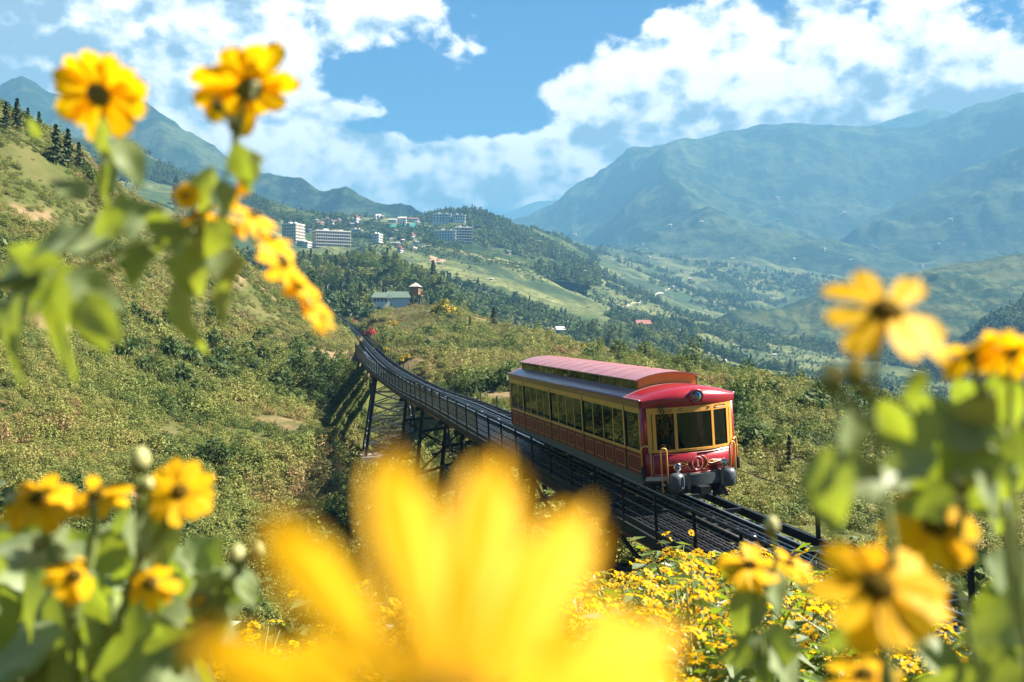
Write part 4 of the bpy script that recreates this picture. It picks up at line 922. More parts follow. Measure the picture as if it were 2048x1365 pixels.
# lone conifers on the open slopes
tree_px('cypress', 987, 657, 613, 'dark bushy conifer standing on the crest of the grassy knoll', wide=1.7)
tree_px('cypress', 940, 668, 632, 'narrow dark conifer on the grassy knoll nearer the watch tower', wide=1.0)
tree_px('cypress', 1195, 712, 690, 'small dark conifer poking up behind the tram car roof', wide=1.2)
tree_px('pine', 857, 608, 565, 'thin tree with a bare trunk right beside the wooden watch tower', wide=.7)
tree_px('cypress', 1578, 945, 868, 'dark columnar tree on the slope to the right of the tram car', wide=1.0)
tree_px('wide', 1795, 880, 838, 'dark round tree low on the right hillside under the blurred flowers', wide=1.0)
G1 = 'pines on the left ridge'
for i, (px, b_, t_, l) in enumerate(((12, 262, 203, 'first pine from the picture edge on the left ridge'), (34, 262, 196, 'second and tallest pine of the clump at the left edge'), (56, 266, 214, 'third pine in the ridge clump, left of the big flower'), (78, 272, 222, 'short pine closing the ridge clump beside the big flower'), (112, 330, 246, 'dark slim pine partly behind the large top left flower'), (136, 338, 256, 'pine showing under the petals of the large top left flower'), (158, 345, 282, 'lower pine behind the leaf stalk of the large top left flower'),
        (252, 378, 300, 'lone tall pine with a bare trunk on the left ridge line'), (274, 382, 342, 'small pine at the foot of the lone tall pine'), (352, 422, 352, 'dark pine behind the round yellow flower on the ridge'), (388, 440, 398, 'last small pine down the left ridge line'))):
    tree_px('pine', px, b_, t_, l, G1, 1.15 if i != 7 else .9)
G2 = 'trees where the viaduct meets the left slope'
D_ = ['beside the viaduct bend', 'in the dark thicket left of the viaduct', 'above the lattice tower', 'at the upper end of the thicket']
for i, (px, b_, t_) in enumerate(((676, 748, 700), (660, 772, 716), (642, 760, 700), (626, 785, 730), (652, 800, 745), (674, 790, 748), (612, 745, 698), (634, 815, 770), (600, 775, 735), (684, 728, 694))):
    tree_px(('round', 'wide', 'tall')[i % 3], px, b_, t_, 'leafy dark green tree in the shady thicket on the slope left of the lattice tower', G2, 1.1)
G3 = 'dark trees in the gully'
for i, (px, b_, t_) in enumerate(((395, 930, 872), (430, 940, 868), (462, 925, 870), (365, 905, 872), (330, 890, 850), (450, 975, 925), (485, 960, 915), (300, 925, 895), (520, 930, 890))):
    tree_px(('wide', 'round')[i % 2], px, b_, t_, 'dark bushy tree in the gully below the scrubby left slope', G3, 1.2)
# the wooded hill below the town
G4 = 'trees on the wooded hill under the town'
k = 0; tries = 0
while k < 210 and tries < 4000:
    tries += 1; y = random.uniform(300, 640); px = random.uniform(590, 900); x = (px - CX) / F * y
    z = gzs(x, y); py = CY - z / y * F
    if py < 490 or py > 645 or (px > 850 and py < 520) or track_dist(np.array([x]), np.array([y]))[0] < 6.5: continue
    if 738 < px < 812 and 560 < py < 612 and y < 372: continue
    if py > 600 and px > 735: continue
    kind = random.choice(['round', 'tall', 'wide', 'round', 'tall', 'pine'])
    plant_tree(kind, x, y, random.uniform(6, 12), {'pine': 'dark conifer', 'round': 'rounded green tree', 'tall': 'slender green tree', 'wide': 'broad spreading tree'}[kind] + (' beside the station portal and upper track' if px < 690 and py > 545 else ' round the white house under the knoll' if py > 560 and px < 815 else ' behind the watch tower on the wooded hill' if px > 805 else ' on the crest of the wooded hill below the hotels' if py < 540 else ' on the open face of the wooded hill'), G4, 0, random.uniform(.9, 1.25)); k += 1
# clumps round the village on the valley side
for px, y in ((738, 330), (748, 336), (760, 332), (772, 334), (786, 338), (800, 344), (812, 350), (824, 352), (842, 350), (735, 352), (805, 372), (822, 378), (838, 372)):
    x = (px - CX) / F * y; zc = (CY - (612 if y < 345 else 606)) / F * y; plant_tree(random.choice(['round', 'wide']), x, y, random.uniform(6.5, 8.5) if px > 788 else random.uniform(4.6, 6.2), ('low leafy tree hiding the white house wall' if px < 788 else 'leafy tree between the white house and the watch tower'), 'trees round the white house', 0, 1.2, z=gzs(x, y))
G5 = 'trees round the village on the valley side'
for i in range(60):
    px = random.gauss(1290, 62); py = random.gauss(690, 14)
    if py > 716 - (px - 1250) * -.12 or px < 1150: continue
    x, y = ground_hit(px, py, 300, 1500)
    kd = random.choice(['round', 'tall', 'wide']); hh = random.uniform(9, 16); plant_tree(kd, x, y, hh, {'round': 'rounded', 'tall': 'slender', 'wide': 'broad'}[kd] + (' high' if hh > 12.5 else ' low') + ' tree in the dark grove ' + ('left of' if px < 1262 else 'right of' if px > 1315 else 'right below') + ' the red roofed pavilion', G5, 0, 1.1)
# yellow flowering shrubs and red bushes on the knoll
def blossom_bush(name, r, h, seed, nleaf, nfl, lab, mat_f, fsize):
    t = empty(name, (0, 0, 0), lab, 'bush')
    shp = lumps([(0, 0, .35 * h, .55 * r), (.5 * r, .1, .25 * h, .4 * r), (-.45 * r, .2 * r, .3 * h, .4 * r), (.1 * r, -.4 * r, .25 * h, .42 * r), (.1, .1, .72 * h, .33 * r), (-.7 * r, -.2 * r, .12 * h, .25 * r)]); V, Fc = leaf_cloud(nleaf, shp, .13, seed); link(bpy.data.objects.new('foliage', mesh_from('foliage', V, Fc, m_scrub)), t)
    V, Fc = leaf_cloud(nfl, shp, fsize, seed + 1, .8, 0, .9); o = link(bpy.data.objects.new('blossoms', mesh_from('blossoms', V, Fc, mat_f)), t); o['kind'] = 'stuff'
    return t
yb = blossom_bush('flowering_bush', 1, 1, 31, 260, 420, 'large clump of yellow blossom on the knoll beside the watch tower', m_petal_far, .065)
x, y = ground_hit(888, 628); yb.location = (x, y, gzs(x, y) - .3); yb.scale = (3.6, 3.6, 4.0)
G6 = 'patches of yellow blossom on the sunny hillside'
for i in range(46):
    if i < 16: px = random.uniform(1020, 1180); py = 668 + (px - 1000) * .17 + random.uniform(2, 26)
    elif i < 30: px = random.uniform(755, 815); py = random.uniform(632, 720)
    elif i < 38: px = random.uniform(1220, 1400); py = 712 + (px - 1220) * .07 + random.uniform(2, 14)
    else: px = random.uniform(900, 1010); py = random.uniform(630, 800)
    x, y = ground_hit(px, py); c = copy_tree(yb); c.location = (x, y, gzs(x, y) - .2); q = random.uniform(.6, 1.3) * min(1.2, max(.3, y / 170)); c.scale = (q * 1.3, q * 1.3, q); c.rotation_euler = (0, 0, random.uniform(0, 6))
    c['label'] = 'low bush of yellow blossom ' + ('on the hill crest left of the tram roof' if i < 16 else 'at the cutting edge just right of the far track' if i < 30 else 'along the hill crest behind the tram' if i < 38 else 'in the scrub between tram and watch tower'); c['group'] = G6
for px, py, l in ((742, 672, 'red leaved bush on the cutting edge beside the track'), (708, 650, 'smaller red leaved bush farther up beside the track')):
    r_ = blossom_bush('red_bush', .9, 1.0, 41, 60, 150, l, m_redleaf, .16); x, y = ground_hit(px, py, 90); r_.location = (x, y, gzs(x, y)); r_.scale = (2.0, 2.0, 1.9)
# ------------------------------------------------------------------ buildings
m_white = solid('white_render', (0.62, 0.60, 0.56), 0.8, var=0.12, scale=.5); m_creamw = solid('cream_render', (0.58, 0.47, 0.33), 0.8, var=0.12, scale=.4)
m_grey_r = solid('grey_roof', (0.20, 0.19, 0.18), 0.7, var=.3, scale=.6); m_green_r = solid('green_roof', (0.085, 0.125, 0.085), 0.6, var=.2, scale=.5); m_red_r = solid('red_roof', (0.27, 0.09, 0.06), 0.7, var=.25, scale=.6)
m_teal = solid('teal_netting', (0.02, 0.24, 0.20), 0.7, var=.2, scale=.2); m_win = solid('dark_window', (0.035, 0.045, 0.055), 0.2, var=.4, scale=.3); m_slab = solid('balcony_slab', (0.66, 0.62, 0.55), 0.8, var=.1)
m_plank = solid('tower_planks', (0.26, 0.16, 0.09), 0.8, var=.35, scale=3); m_lroof = solid('pale_tin_roof', (0.55, 0.46, 0.40), 0.5, var=.15); m_soil = solid('bare_soil', (0.27, 0.17, 0.095), 0.95, var=.3, scale=.2); m_track_p = solid('dirt_path', (0.36, 0.31, 0.24), 0.95, var=.15, scale=.3)
def ridge_hit(px, py):
    """front-most hill surface seen at that point of the photograph"""
    best = None; gx, gy = ground_hit(px, py, 200, 4500); gv = Vector((gx, gy, gzs(gx, gy)))
    if abs((CY - py) / F * gy - gv.z) < gy * .004: best = gv
    for V in RIDGES.values():
        v = V.reshape(-1, 3); p = CX + F * v[:, 0] / v[:, 1]; q = CY - F * v[:, 2] / v[:, 1]
        m = (np.abs(p - px) < 9) & (np.abs(q - py) < 3.0)
        if m.any():
            w = v[m]; c = w[np.argmin(w[:, 1])]
            if best is None or c[1] < best.y: best = Vector(c)
    return best if best is not None else gv
def block(name, px0, px1, base, top, Y, depth, floors, cols, wall, label, roof=None, yaw=0.0, cat='building', group=None, gable=0.0, bands=False, zb=None):
    w = (px1 - px0) / F * Y; h = (base - top) / F * Y; c = at((px0 + px1) / 2, base, Y)
    t = empty(name, c, label, cat, group); t.rotation_euler = (0, 0, R(yaw)); H = h * (1 - gable)
    MB().box(-w / 2, w / 2, 0, depth, -4, H).build('wall', wall, t)
    fh = H / floors; win = MB()
    for f_ in range(floors):
        for k in range(cols):
            x = -w / 2 + w * (k + .5) / cols; ww = w / cols * .30; z0 = f_ * fh + fh * .25
            win.box(x - ww, x + ww, -.12, .25, z0, z0 + fh * .55)
        dc = max(1, int(cols * depth / w))
        for k in range(dc):
            y = depth * (k + .5) / dc; ww = depth / dc * .3; z0 = f_ * fh + fh * .25
            for sx in (-1, 1): win.box(min(sx * (w / 2 - .25), sx * (w / 2 + .12)), max(sx * (w / 2 - .25), sx * (w / 2 + .12)), y - ww, y + ww, z0, z0 + fh * .55)
    o = win.build('windows', m_win, t); o['kind'] = 'stuff'
    if bands:
        for f_ in range(floors + 1): MB().box(-w / 2 - .5, w / 2 + .5, -.9, depth + .5, f_ * fh - .15, f_ * fh + .22).build('floor_slab', m_slab, t)
    if gable:
        g = h * gable; m = MB(); o_ = .7
        m.add([(-w / 2 - o_, -o_, H), (w / 2 + o_, -o_, H), (w / 2 + o_, depth + o_, H), (-w / 2 - o_, depth + o_, H), (-w / 2 - o_ * .2, depth / 2, H + g), (w / 2 + o_ * .2, depth / 2, H + g)], [(0, 1, 5, 4), (2, 3, 4, 5), (3, 0, 4), (1, 2, 5), (3, 2, 1, 0)])
        m.build('roof', roof or m_grey_r, t)
    else:
        r = MB().box(-w / 2 - .4, w / 2 + .4, -.5, depth + .4, H, H + .9); r.box(-w / 4, -w / 4 + w * .15, depth * .3, depth * .6, H + .9, H + 3.0); r.box(w * .2, w * .3, depth * .2, depth * .5, H + .9, H + 2.2); r.build('roof', roof or m_slab, t)
    return t
TG = 'hotels and houses of the hillside town'
block('hotel', 562, 594, 505, 449, 980, 16, 9, 6, m_creamw, 'tall stepped cream tower block showing behind the row of yellow flowers', bands=True, yaw=-20, group=TG)
block('hotel', 592, 609, 522, 484, 960, 14, 7, 4, m_white, 'lower block of white balconies stepping down beside the tall tower block', bands=True, yaw=-20, group=TG)
block('hotel', 632, 702, 514, 463, 1000, 17, 8, 15, m_creamw, 'largest cream hotel slab with a grid of windows above the wooded hill', yaw=24, bands=True, group=TG)
block('house', 609, 622, 492, 472, 1060, 10, 4, 3, m_white, 'small white house between the tower block and the large hotel', gable=.25, roof=m_grey_r, group=TG)
block('apartment_building', 704, 721, 486, 460, 1120, 12, 5, 4, m_white, 'white apartment house at the right end of the large hotel', bands=True, group=TG)
block('apartment_building', 722, 736, 487, 466, 1150, 12, 4, 3, m_slab, 'grey white apartment house two along from the large hotel', group=TG)
block('apartment_building', 743, 758, 500, 469, 1080, 11, 6, 3, m_white, 'narrow tall white apartment tower right of the large hotel', yaw=-15, bands=True, group=TG)
block('house', 770, 783, 492, 474, 1120, 10, 3, 3, m_creamw, 'yellowish gabled house beside the narrow white tower', gable=.3, group=TG)
block('house', 782, 798, 503, 483, 1060, 11, 4, 4, m_white, 'wide white house below the yellowish gabled house', gable=.2, group=TG)
HG = 'buildings on the far green hill'
def hill_block(px0, px1, base, top, **k):
    p = ridge_hit((px0 + px1) / 2, base + 1); return block(k.pop('name', 'hotel'), px0, px1, base, top, p.y - 3, **k)
hill_block(866, 902, 444, 429, depth=14, floors=3, cols=6, wall=m_white, label='white terraced building on top of the far green hill', bands=True, group=HG)
hill_block(906, 930, 441, 431, depth=12, floors=2, cols=5, wall=m_white, label='low white building just right of the hilltop terraces', group=HG)
hill_block(872, 911, 484, 462, depth=16, floors=4, cols=7, wall=m_white, label='white hotel wing above the bare earth bank', bands=True, group=HG)
hill_block(912, 945, 483, 456, depth=18, floors=5, cols=6, wall=m_grey_r, label='dark hotel with five pale terraces above the bare earth bank', bands=True, yaw=14, group=HG)
for px0, px1, b_, t_, l in ((776, 792, 446, 437, 'first pale building of the construction row under the left mountain'), (796, 812, 445, 433, 'pale domed building in the construction row under the left mountain'), (816, 836, 444, 435, 'reddish roofed building at the end of the construction row')):
    hill_block(px0, px1, b_, t_, name='building', depth=10, floors=2, cols=4, wall=m_white, label=l, gable=.3, roof=m_red_r if 'reddish' in l else m_lroof, group=HG)
c = ridge_hit(803, 458); t = empty('sports_pitch', c, 'long teal netted sports ground below the construction row', 'sports ground')
w = 62 / F * c.y; MB().add([(-w / 2, 0, -1), (w / 2, 0, 1.5), (w / 2, 9, 8), (-w / 2, 9, 5), (-w / 2, 0, -3), (w / 2, 0, -1), (w / 2, 9, 5), (-w / 2, 9, 2)], [(0, 1, 2, 3), (4, 7, 6, 5), (0, 4, 5, 1), (1, 5, 6, 2), (2, 6, 7, 3), (3, 7, 4, 0)]).build('netting', m_teal, t)
MB().box(-w / 2 - 3, w / 2 + 3, -2.5, -1, -5, -1.5).build('retaining_wall', m_slab, t)
# house under the knoll, station portal, watch tower
x, y = (762 - CX) / F * 345, 345; gz0 = (CY - 603) / F * 345
hs = empty('house', (x, y, gz0 - .8), 'white house with a green roof among the trees left of the watch tower', 'house')
hs.rotation_euler = (0, 0, R(14)); Wd, Dp, Hh = 7.4, 5.0, 2.6
hs.scale = (.8, .8, .8)
MB().box(-Wd / 2, Wd / 2, 0, Dp, -2.5, Hh).build('wall', m_slab, hs)
for k in range(4):
    f_ = MB().box(-Wd / 2 + .5 + k * 1.55, -Wd / 2 + 1.7 + k * 1.55, -.08, .1, .7, 2.3).build('window', m_white, hs); MB().box(-Wd / 2 + .62 + k * 1.55, -Wd / 2 + 1.58 + k * 1.55, -.12, -.08, .82, 2.2).build('pane', m_win, f_)
m = MB(); m.add([(-Wd / 2 - .8, -.9, Hh), (Wd / 2 + .8, -.9, Hh), (Wd / 2 + .8, Dp + .9, Hh), (-Wd / 2 - .8, Dp + .9, Hh), (-Wd / 2 + 1, Dp / 2, Hh + 2.4), (Wd / 2 - 1, Dp / 2, Hh + 2.4)], [(0, 1, 5, 4), (2, 3, 4, 5), (3, 0, 4), (1, 2, 5), (3, 2, 1, 0)]); rf = m.build('roof', m_green_r, hs)
m = MB(); m.add([(2.0, -1.2, Hh - .2), (5.0, -1.2, Hh - .2), (3.5, -1.2, Hh + 1.3), (2.0, Dp / 2, Hh + .3), (5.0, Dp / 2, Hh + .3), (3.5, Dp / 2, Hh + 1.6)], [(0, 1, 2), (0, 2, 5, 3), (1, 4, 5, 2)]); m.build('dormer', m_white, rf)
h2 = empty('house', at(795, 604, 385), 'broad low hall with a big green roof behind the white house', 'house'); h2.rotation_euler = (0, 0, R(8))
MB().box(-4.6, 4.6, 0, 7, -3, 1.6).build('wall', m_white, h2); m = MB(); m.add([(-5.3, -1, 1.6), (5.3, -1, 1.6), (5.3, 8, 1.6), (-5.3, 8, 1.6), (-4, 3.5, 4.2), (4, 3.5, 4.2)], [(0, 1, 5, 4), (2, 3, 4, 5), (3, 0, 4), (1, 2, 5), (3, 2, 1, 0)]); m.build('roof', m_green_r, h2)
pt = empty('station_portal', trk(s_at_Y(432)), 'dark square station portal at the top of the railway line', 'portal'); py_ = math.atan2(TRK_T[-40][1], TRK_T[-40][0]) - R(90); pt.rotation_euler = (0, 0, py_)
p_ = MB(); p_.box(-2.3, -1.8, 0, 12, -1.5, 3.6); p_.box(1.8, 2.3, 0, 12, -1.5, 3.6); p_.build('side_wall', m_steel, pt); MB().box(-2.6, 2.6, -.6, 12, 3.6, 4.1).build('roof', m_web, pt); MB().box(-1.8, 1.8, 8, 8.3, -1, 3.6).build('back_wall', m_black, pt); MB().box(-1.8, 1.8, -.1, .15, 2.9, 3.6).build('lintel', m_black, pt); MB().box(2.35, 2.75, -.3, .2, -1, 3.6).build('frame_post', m_slab, pt)
_ys = np.arange(150, 330, 2.0); _zz = ground_z((831 - CX) / F * _ys, _ys); wy = float(_ys[np.argmax(_zz / _ys)]) - 1; wx = (831 - CX) / F * wy; print('watch tower', wy, CY - F * gzs(wx, wy) / wy); wt = empty('watch_tower', (wx, wy, gzs(wx, wy)), 'wooden lookout hut on tall legs standing on the grassy knoll', 'watch tower'); wt.rotation_euler = (0, 0, R(-12)); u = 46 / F * wy / 6.9   # built 7 units high
def wb(m, n, mt): o = m.build(n, mt, wt); o.scale = (u,) * 3; return o
for sx in (-1, 1):
    for sy in (-1, 1): wb(MB().bar((sx * 1.25, sy * 1.1, -.4), (sx * 1.05, sy * .95, 3.1), .2), 'leg', m_bark)
for sy in (-1, 1): wb(MB().bar((-1.2, sy * 1.08, .4), (1.08, sy * .96, 2.8), .12), 'brace', m_bark); wb(MB().bar((-1.16, sy * 1.0, 1.4), (1.16, sy * 1.0, 1.4), .12), 'brace', m_bark)
for k in range(8): wb(MB().box(-1.2 + k * .3, -.92 + k * .3, -1.12, -1.05, 3.1, 5.7), 'plank', m_plank)
for k in range(7): wb(MB().box(1.13, 1.2, -1.0 + k * .29, -.73 + k * .29, 3.1, 5.7 if k not in (2, 3) else 4.0), 'plank', m_plank)
wb(MB().box(-1.2, 1.12, 1.0, 1.06, 3.1, 5.7), 'back_wall', m_plank); wb(MB().box(-1.2, -1.14, -1.0, 1.0, 3.1, 5.7), 'side_wall', m_plank); wb(MB().box(-1.4, 2.0, -1.3, 1.3, 2.98, 3.1), 'platform', m_plank)
wb(MB().add([(-1.7, -1.5, 5.6), (1.7, -1.5, 5.6), (1.7, 1.5, 5.6), (-1.7, 1.5, 5.6), (0, 0, 6.9)], [(0, 1, 4), (1, 2, 4), (2, 3, 4), (3, 0, 4), (3, 2, 1, 0)]), 'roof', m_lroof)
rl = MB(); [rl.bar((a, b_, 3.1), (a, b_, 4.1), .08) for a in (2.0,) for b_ in (-1.25, 0, 1.25)]; rl.bar((2.0, -1.25, 4.1), (2.0, 1.25, 4.1), .09); rl.bar((1.3, -1.25, 4.1), (2.0, -1.25, 4.1), .09); wb(rl, 'balcony_rail', m_red_r)
ld = MB(); ld.bar((1.95, -.5, 3.0), (2.9, -.9, -.3), .1); ld.bar((1.95, .1, 3.0), (2.9, -.3, -.3), .1); [ld.bar((1.95 + .95 * k / 7, -.5 - .4 * k / 7, 3 - 3.3 * k / 7), (1.95 + .95 * k / 7, .1 - .4 * k / 7, 3 - 3.3 * k / 7), .07) for k in range(1, 7)]; wb(ld, 'ladder', m_bark)
# village on the valley side and the lone pavilion
VG = 'village houses on the valley side'
for px0, px1, b_, t_, rf_, l in ((1066, 1082, 672, 660, m_grey_r, 'dark roofed house at the left end of the valley village'), (1080, 1098, 671, 664, m_lroof, 'pale low house beside the dark roofed one in the village'), (1100, 1113, 668, 654, m_lroof, 'white two storey village house behind the hill crest'), (1114, 1131, 672, 653, m_slab, 'taller white village house with scaffold poles'),
        (1140, 1158, 690, 680, m_lroof, 'long pale shed on the village yard'), (1158, 1178, 688, 676, m_grey_r, 'grey roofed house in the middle of the village yard'), (1180, 1205, 687, 674, m_lroof, 'wide pale roofed house right of the village yard'), (1207, 1222, 684, 670, m_grey_r, 'dark gabled house near the grove'), (1224, 1240, 682, 669, m_lroof, 'pale house at the edge of the grove')):
    gx, gy = ground_hit((px0 + px1) / 2, b_ + 1, 330, 1500); block('village_house', px0, px1, b_, t_, gy, 7, 2 if b_ - t_ > 12 else 1, 3, m_white, l, rf_, random.uniform(-20, 20), 'house', VG, .38)
gx, gy = ground_hit(1288, 662, 400, 1500); pv = block('pavilion', 1274, 1303, 660, 640, gy - 8, 9, 2, 6, m_creamw, 'pavilion with a wide red roof above the grove', m_red_r, 8, 'pavilion', None, .42)
for i in range(34):
    px = random.uniform(596, 842); py = random.uniform(446, 500) if px < 700 else random.uniform(440, 506)
    if 625 < px < 706 and py > 455: py = random.uniform(444, 456)
    p = ridge_hit(px, py)
    if p.y > 2600 or p.y < 850: continue
    w_ = random.uniform(4, 8); t_ = py - random.uniform(5, 13)
    block('town_house', px - w_ / 2, px + w_ / 2, py, t_, p.y, 9, max(1, int((py - t_) / 3.2)), 3, random.choice([m_white, m_creamw, m_slab]), ('narrow' if w_ < 6 else 'wide') + (' taller' if py - t_ > 9 else ' low') + ' town house ' + ('above the large hotel' if px < 706 else 'between the white tower and the green hill' if px < 790 else 'near the teal sports ground'), random.choice([m_grey_r, m_lroof, m_red_r]), random.uniform(-25, 25), 'house', 'small houses of the hillside town', random.choice([0, .3]))
HSG = 'scattered houses on the far slopes'
spots = [(1062, 480), (1076, 484), (1106, 506), (1122, 509), (1274, 494), (1290, 500), (1301, 516), (1312, 521), (1283, 489), (1150, 470), (1340, 452), (1556, 442), (1620, 472), (1562, 566), (1548, 712), (1480, 700), (1690, 428), (1702, 522), (1846, 532), (1404, 446), (1500, 480), (1590, 520), (1752, 498), (1650, 500), (1530, 540), (1466, 520), (1380, 560), (1430, 590), (1960, 720), (1780, 705), (1830, 745), (1990, 752), (1905, 735), (1245, 560), (1170, 545), (1215, 580), (1040, 530), (1020, 505), (980, 560), (1555, 398), (1900, 440), (1985, 470), (1880, 490), (1820, 560)]
for i, (px, py) in enumerate(spots):
    p = ridge_hit(px, py); s_ = p.y / F
    block('farm_house', px - random.uniform(2, 4.2), px + random.uniform(2, 4.2), py, py - random.uniform(3, 5), p.y, 5 * s_ + 2, 1, 3, m_grey_r if i % 3 else m_creamw, 'tiny pale farm house ' + ('high on the hazy slope of the great right mountain' if p.y > 2600 and py < 500 else 'low on the hazy foot of the great right mountain' if p.y > 1900 else 'on the far green hill right of the hotels' if px < 1260 and py < 520 else 'on the terraces under the far green hill' if px < 1260 else 'on the valley floor behind the right hand flowers' if px > 1760 else 'on the valley fields beyond the tram'), random.choice([m_lroof, m_grey_r, m_grey_r]), random.uniform(-35, 35), 'house', HSG, .4)
# paths and bare banks
def ribbon(name, pix, width, mat, lift=.35):
    P_ = []
    for (a, b), (c, d) in zip(pix[:-1], pix[1:]):
        for k in range(8):
            q = (a + (c - a) * k / 8, b + (d - b) * k / 8); gx, gy = ground_hit(q[0], q[1], 200, 3500); P_.append((gx, gy))
    P_ = np.array(P_); 
    for _ in range(2): P_[1:-1] = (P_[:-2] + 2 * P_[1:-1] + P_[2:]) / 4
    T_ = np.gradient(P_, axis=0); T_ /= np.linalg.norm(T_, axis=1)[:, None] + 1e-9; Nn = np.stack([-T_[:, 1], T_[:, 0]], 1); v = []
    for k in (-1, -.33, .33, 1):
        q = P_ + Nn * k * width / 2; v.append(np.c_[q, ground_z(q[:, 0], q[:, 1]) + lift])
    v = np.array(v); n = len(P_); return tag(link(bpy.data.objects.new(name, mesh_from(name, v.reshape(-1, 3), [(r * n + k, r * n + k + 1, (r + 1) * n + k + 1, (r + 1) * n + k) for r in range(3) for k in range(n - 1)], mat))), kind='structure')
for pix, wd in (([(1246, 616), (1288, 600), (1330, 584), (1350, 570)], 3), ([(1350, 576), (1375, 566), (1360, 558)], 3), ([(1442, 699), (1456, 712), (1447, 726), (1440, 732)], 2.5), ([(1335, 662), (1385, 657), (1440, 660)], 3), ([(820, 500), (850, 494), (880, 486)], 4), ([(1140, 520), (1170, 540), (1230, 552)], 3)): ribbon('dirt_path', pix, wd, m_track_p)
ribbon('bare_bank', [(892, 489), (925, 488), (962, 492)], 26, m_soil); ribbon('bare_bank', [(860, 515), (880, 520), (868, 527)], 12, m_soil); ribbon('village_yard', [(1136, 692), (1180, 691), (1220, 689)], 9, m_track_p, .6)
# ------------------------------------------------------------------ yellow tree marigolds: the bank below the line
def plant_mat(name, lo, hi, trans, tcol=None, rough=0.5, scale=30, vein=0.0, spec=.35):
    m, T = new_mat(name); pos = T.n('ShaderNodeTexCoord').outputs['Object']; oi = T.n('ShaderNodeObjectInfo').outputs['Random']
    f = T.m('ADD', T.m('MULTIPLY', T.noise(pos, scale, 4, .6), .7), T.m('MULTIPLY', oi, .3)); c = T.mix(f, lo, hi)
    a = T.n('ShaderNodeBsdfPrincipled', {'Base Color': c, 'Roughness': rough, 'Specular IOR Level': spec}).outputs[0]
    b = T.n('ShaderNodeBsdfTranslucent', {'Color': T.mix(f, *(tcol or (lo, hi)))}).outputs[0]
    out(T, T.n('ShaderNodeMixShader', {0: trans, 1: a, 2: b}).outputs[0]); return m
m_petal = plant_mat('petal', (0.90, 0.47, 0.004), (0.96, 0.61, 0.008), .55, ((0.92, 0.49, 0.003), (0.98, 0.63, 0.006)), .55, 40, spec=.2)
m_leaf = plant_mat('leaf', (0.19, 0.245, 0.10), (0.32, 0.375, 0.20), .40, ((0.25, 0.33, 0.014), (0.40, 0.46, 0.03)), .46, 25, spec=.3)
m_leafd = plant_mat('bush_leaf', (0.055, 0.095, 0.020), (0.13, 0.18, 0.045), .38, ((0.20, 0.30, 0.012), (0.32, 0.44, 0.02)), .45, 6, spec=.5)
m_stem = solid('green_stem', (0.16, 0.20, 0.05), 0.6, var=.25, scale=40); m_calyx = solid('calyx', (0.09, 0.10, 0.02), 0.6, var=.3, scale=60); m_disc = solid('flower_disc', (0.085, 0.052, 0.006), 0.95, var=.5, scale=300, spec=0.05); m_bud = plant_mat('bud', (0.38, 0.40, 0.14), (0.62, 0.56, 0.26), .2, None, .6, 50)
def bush_mesh(seed, h, nfl):
    rg = np.random.default_rng(seed); st = MB(); tips = []
    for k in range(9):
        a = rg.uniform(0, 6.28); l = Vector((math.cos(a), math.sin(a), 0)) * rg.uniform(.15, .6); z = h * rg.uniform(.75, 1.0)
        p1 = l * .4 + Vector((0, 0, z * .5)); p2 = l + Vector((0, 0, z)); st.tube([(0, 0, 0), p1, p2], [.018, .013, .007], 5); tips.append(p2)
        for j in range(3):
            b = rg.uniform(0, 6.28); q = p1.lerp(p2, rg.uniform(.2, .9)); e = q + Vector((math.cos(b) * .25, math.sin(b) * .25, rg.uniform(.1, .3))); e.z = min(e.z, h); st.tube([q, e], [.008, .004], 4); tips.append(e)
    V, Fc = [], []
    for k in range(520):
        tip = tips[rg.integers(len(tips))]; t_ = rg.uniform(.1, 1.0); p = Vector((tip.x * t_ ** .6, tip.y * t_ ** .6, tip.z * t_)) + Vector(rg.normal(0, .11, 3)); s = rg.uniform(.05, .12)
        a = rg.uniform(0, 6.28); d = Vector((math.cos(a), math.sin(a), rg.uniform(-.7, .25))).normalized(); sd_ = d.cross(Vector((rg.normal(0, .3), rg.normal(0, .3), 1))).normalized(); up_ = sd_.cross(d); b = len(V)
        V += [p, p + d * s * .7 + sd_ * s * .42 + up_ * .01, p + d * s * 1.9 - up_ * s * .2, p + d * s * .7 - sd_ * s * .42 + up_ * .01, p + d * s * .75 - up_ * s * .12]; Fc += [(b, b + 1, b + 4), (b + 1, b + 2, b + 4), (b + 2, b + 3, b + 4), (b + 3, b, b + 4)]
    PV, PF, DV = [], [], MB()
    for k in range(nfl):
        tip = tips[rg.integers(len(tips))]; c = tip + Vector((rg.normal(0, .13), rg.normal(0, .13), rg.uniform(-.18, .10))); n = Vector((rg.normal(.25, .4), rg.normal(-.1, .45), 1)).normalized(); x = n.cross(Vector((1, .2, 0))).normalized(); y = n.cross(x); r = rg.uniform(.035, .062)
        for j in range(9):
            a = 2 * math.pi * j / 9 + rg.normal(0, .08); d = x * math.cos(a) + y * math.sin(a); e = d.cross(n); b = len(PV); dr = rg.uniform(-.25, .12)
            PV += [c + d * r * .2, c + d * r * .72 + e * r * .27 + n * r * .04, c + d * r * 1.05 + n * r * dr, c + d * r * .72 - e * r * .27 + n * r * .04]; PF.append((b, b + 1, b + 2, b + 3))
        DV.lathe([(r * .24, .0), (r * .2, r * .14), (.001, r * .18)], c, n, 7); DV.tube([c, c - n * .09], .004, 4, False)
    return st, (V, Fc), (PV, PF), DV
BUSH = []
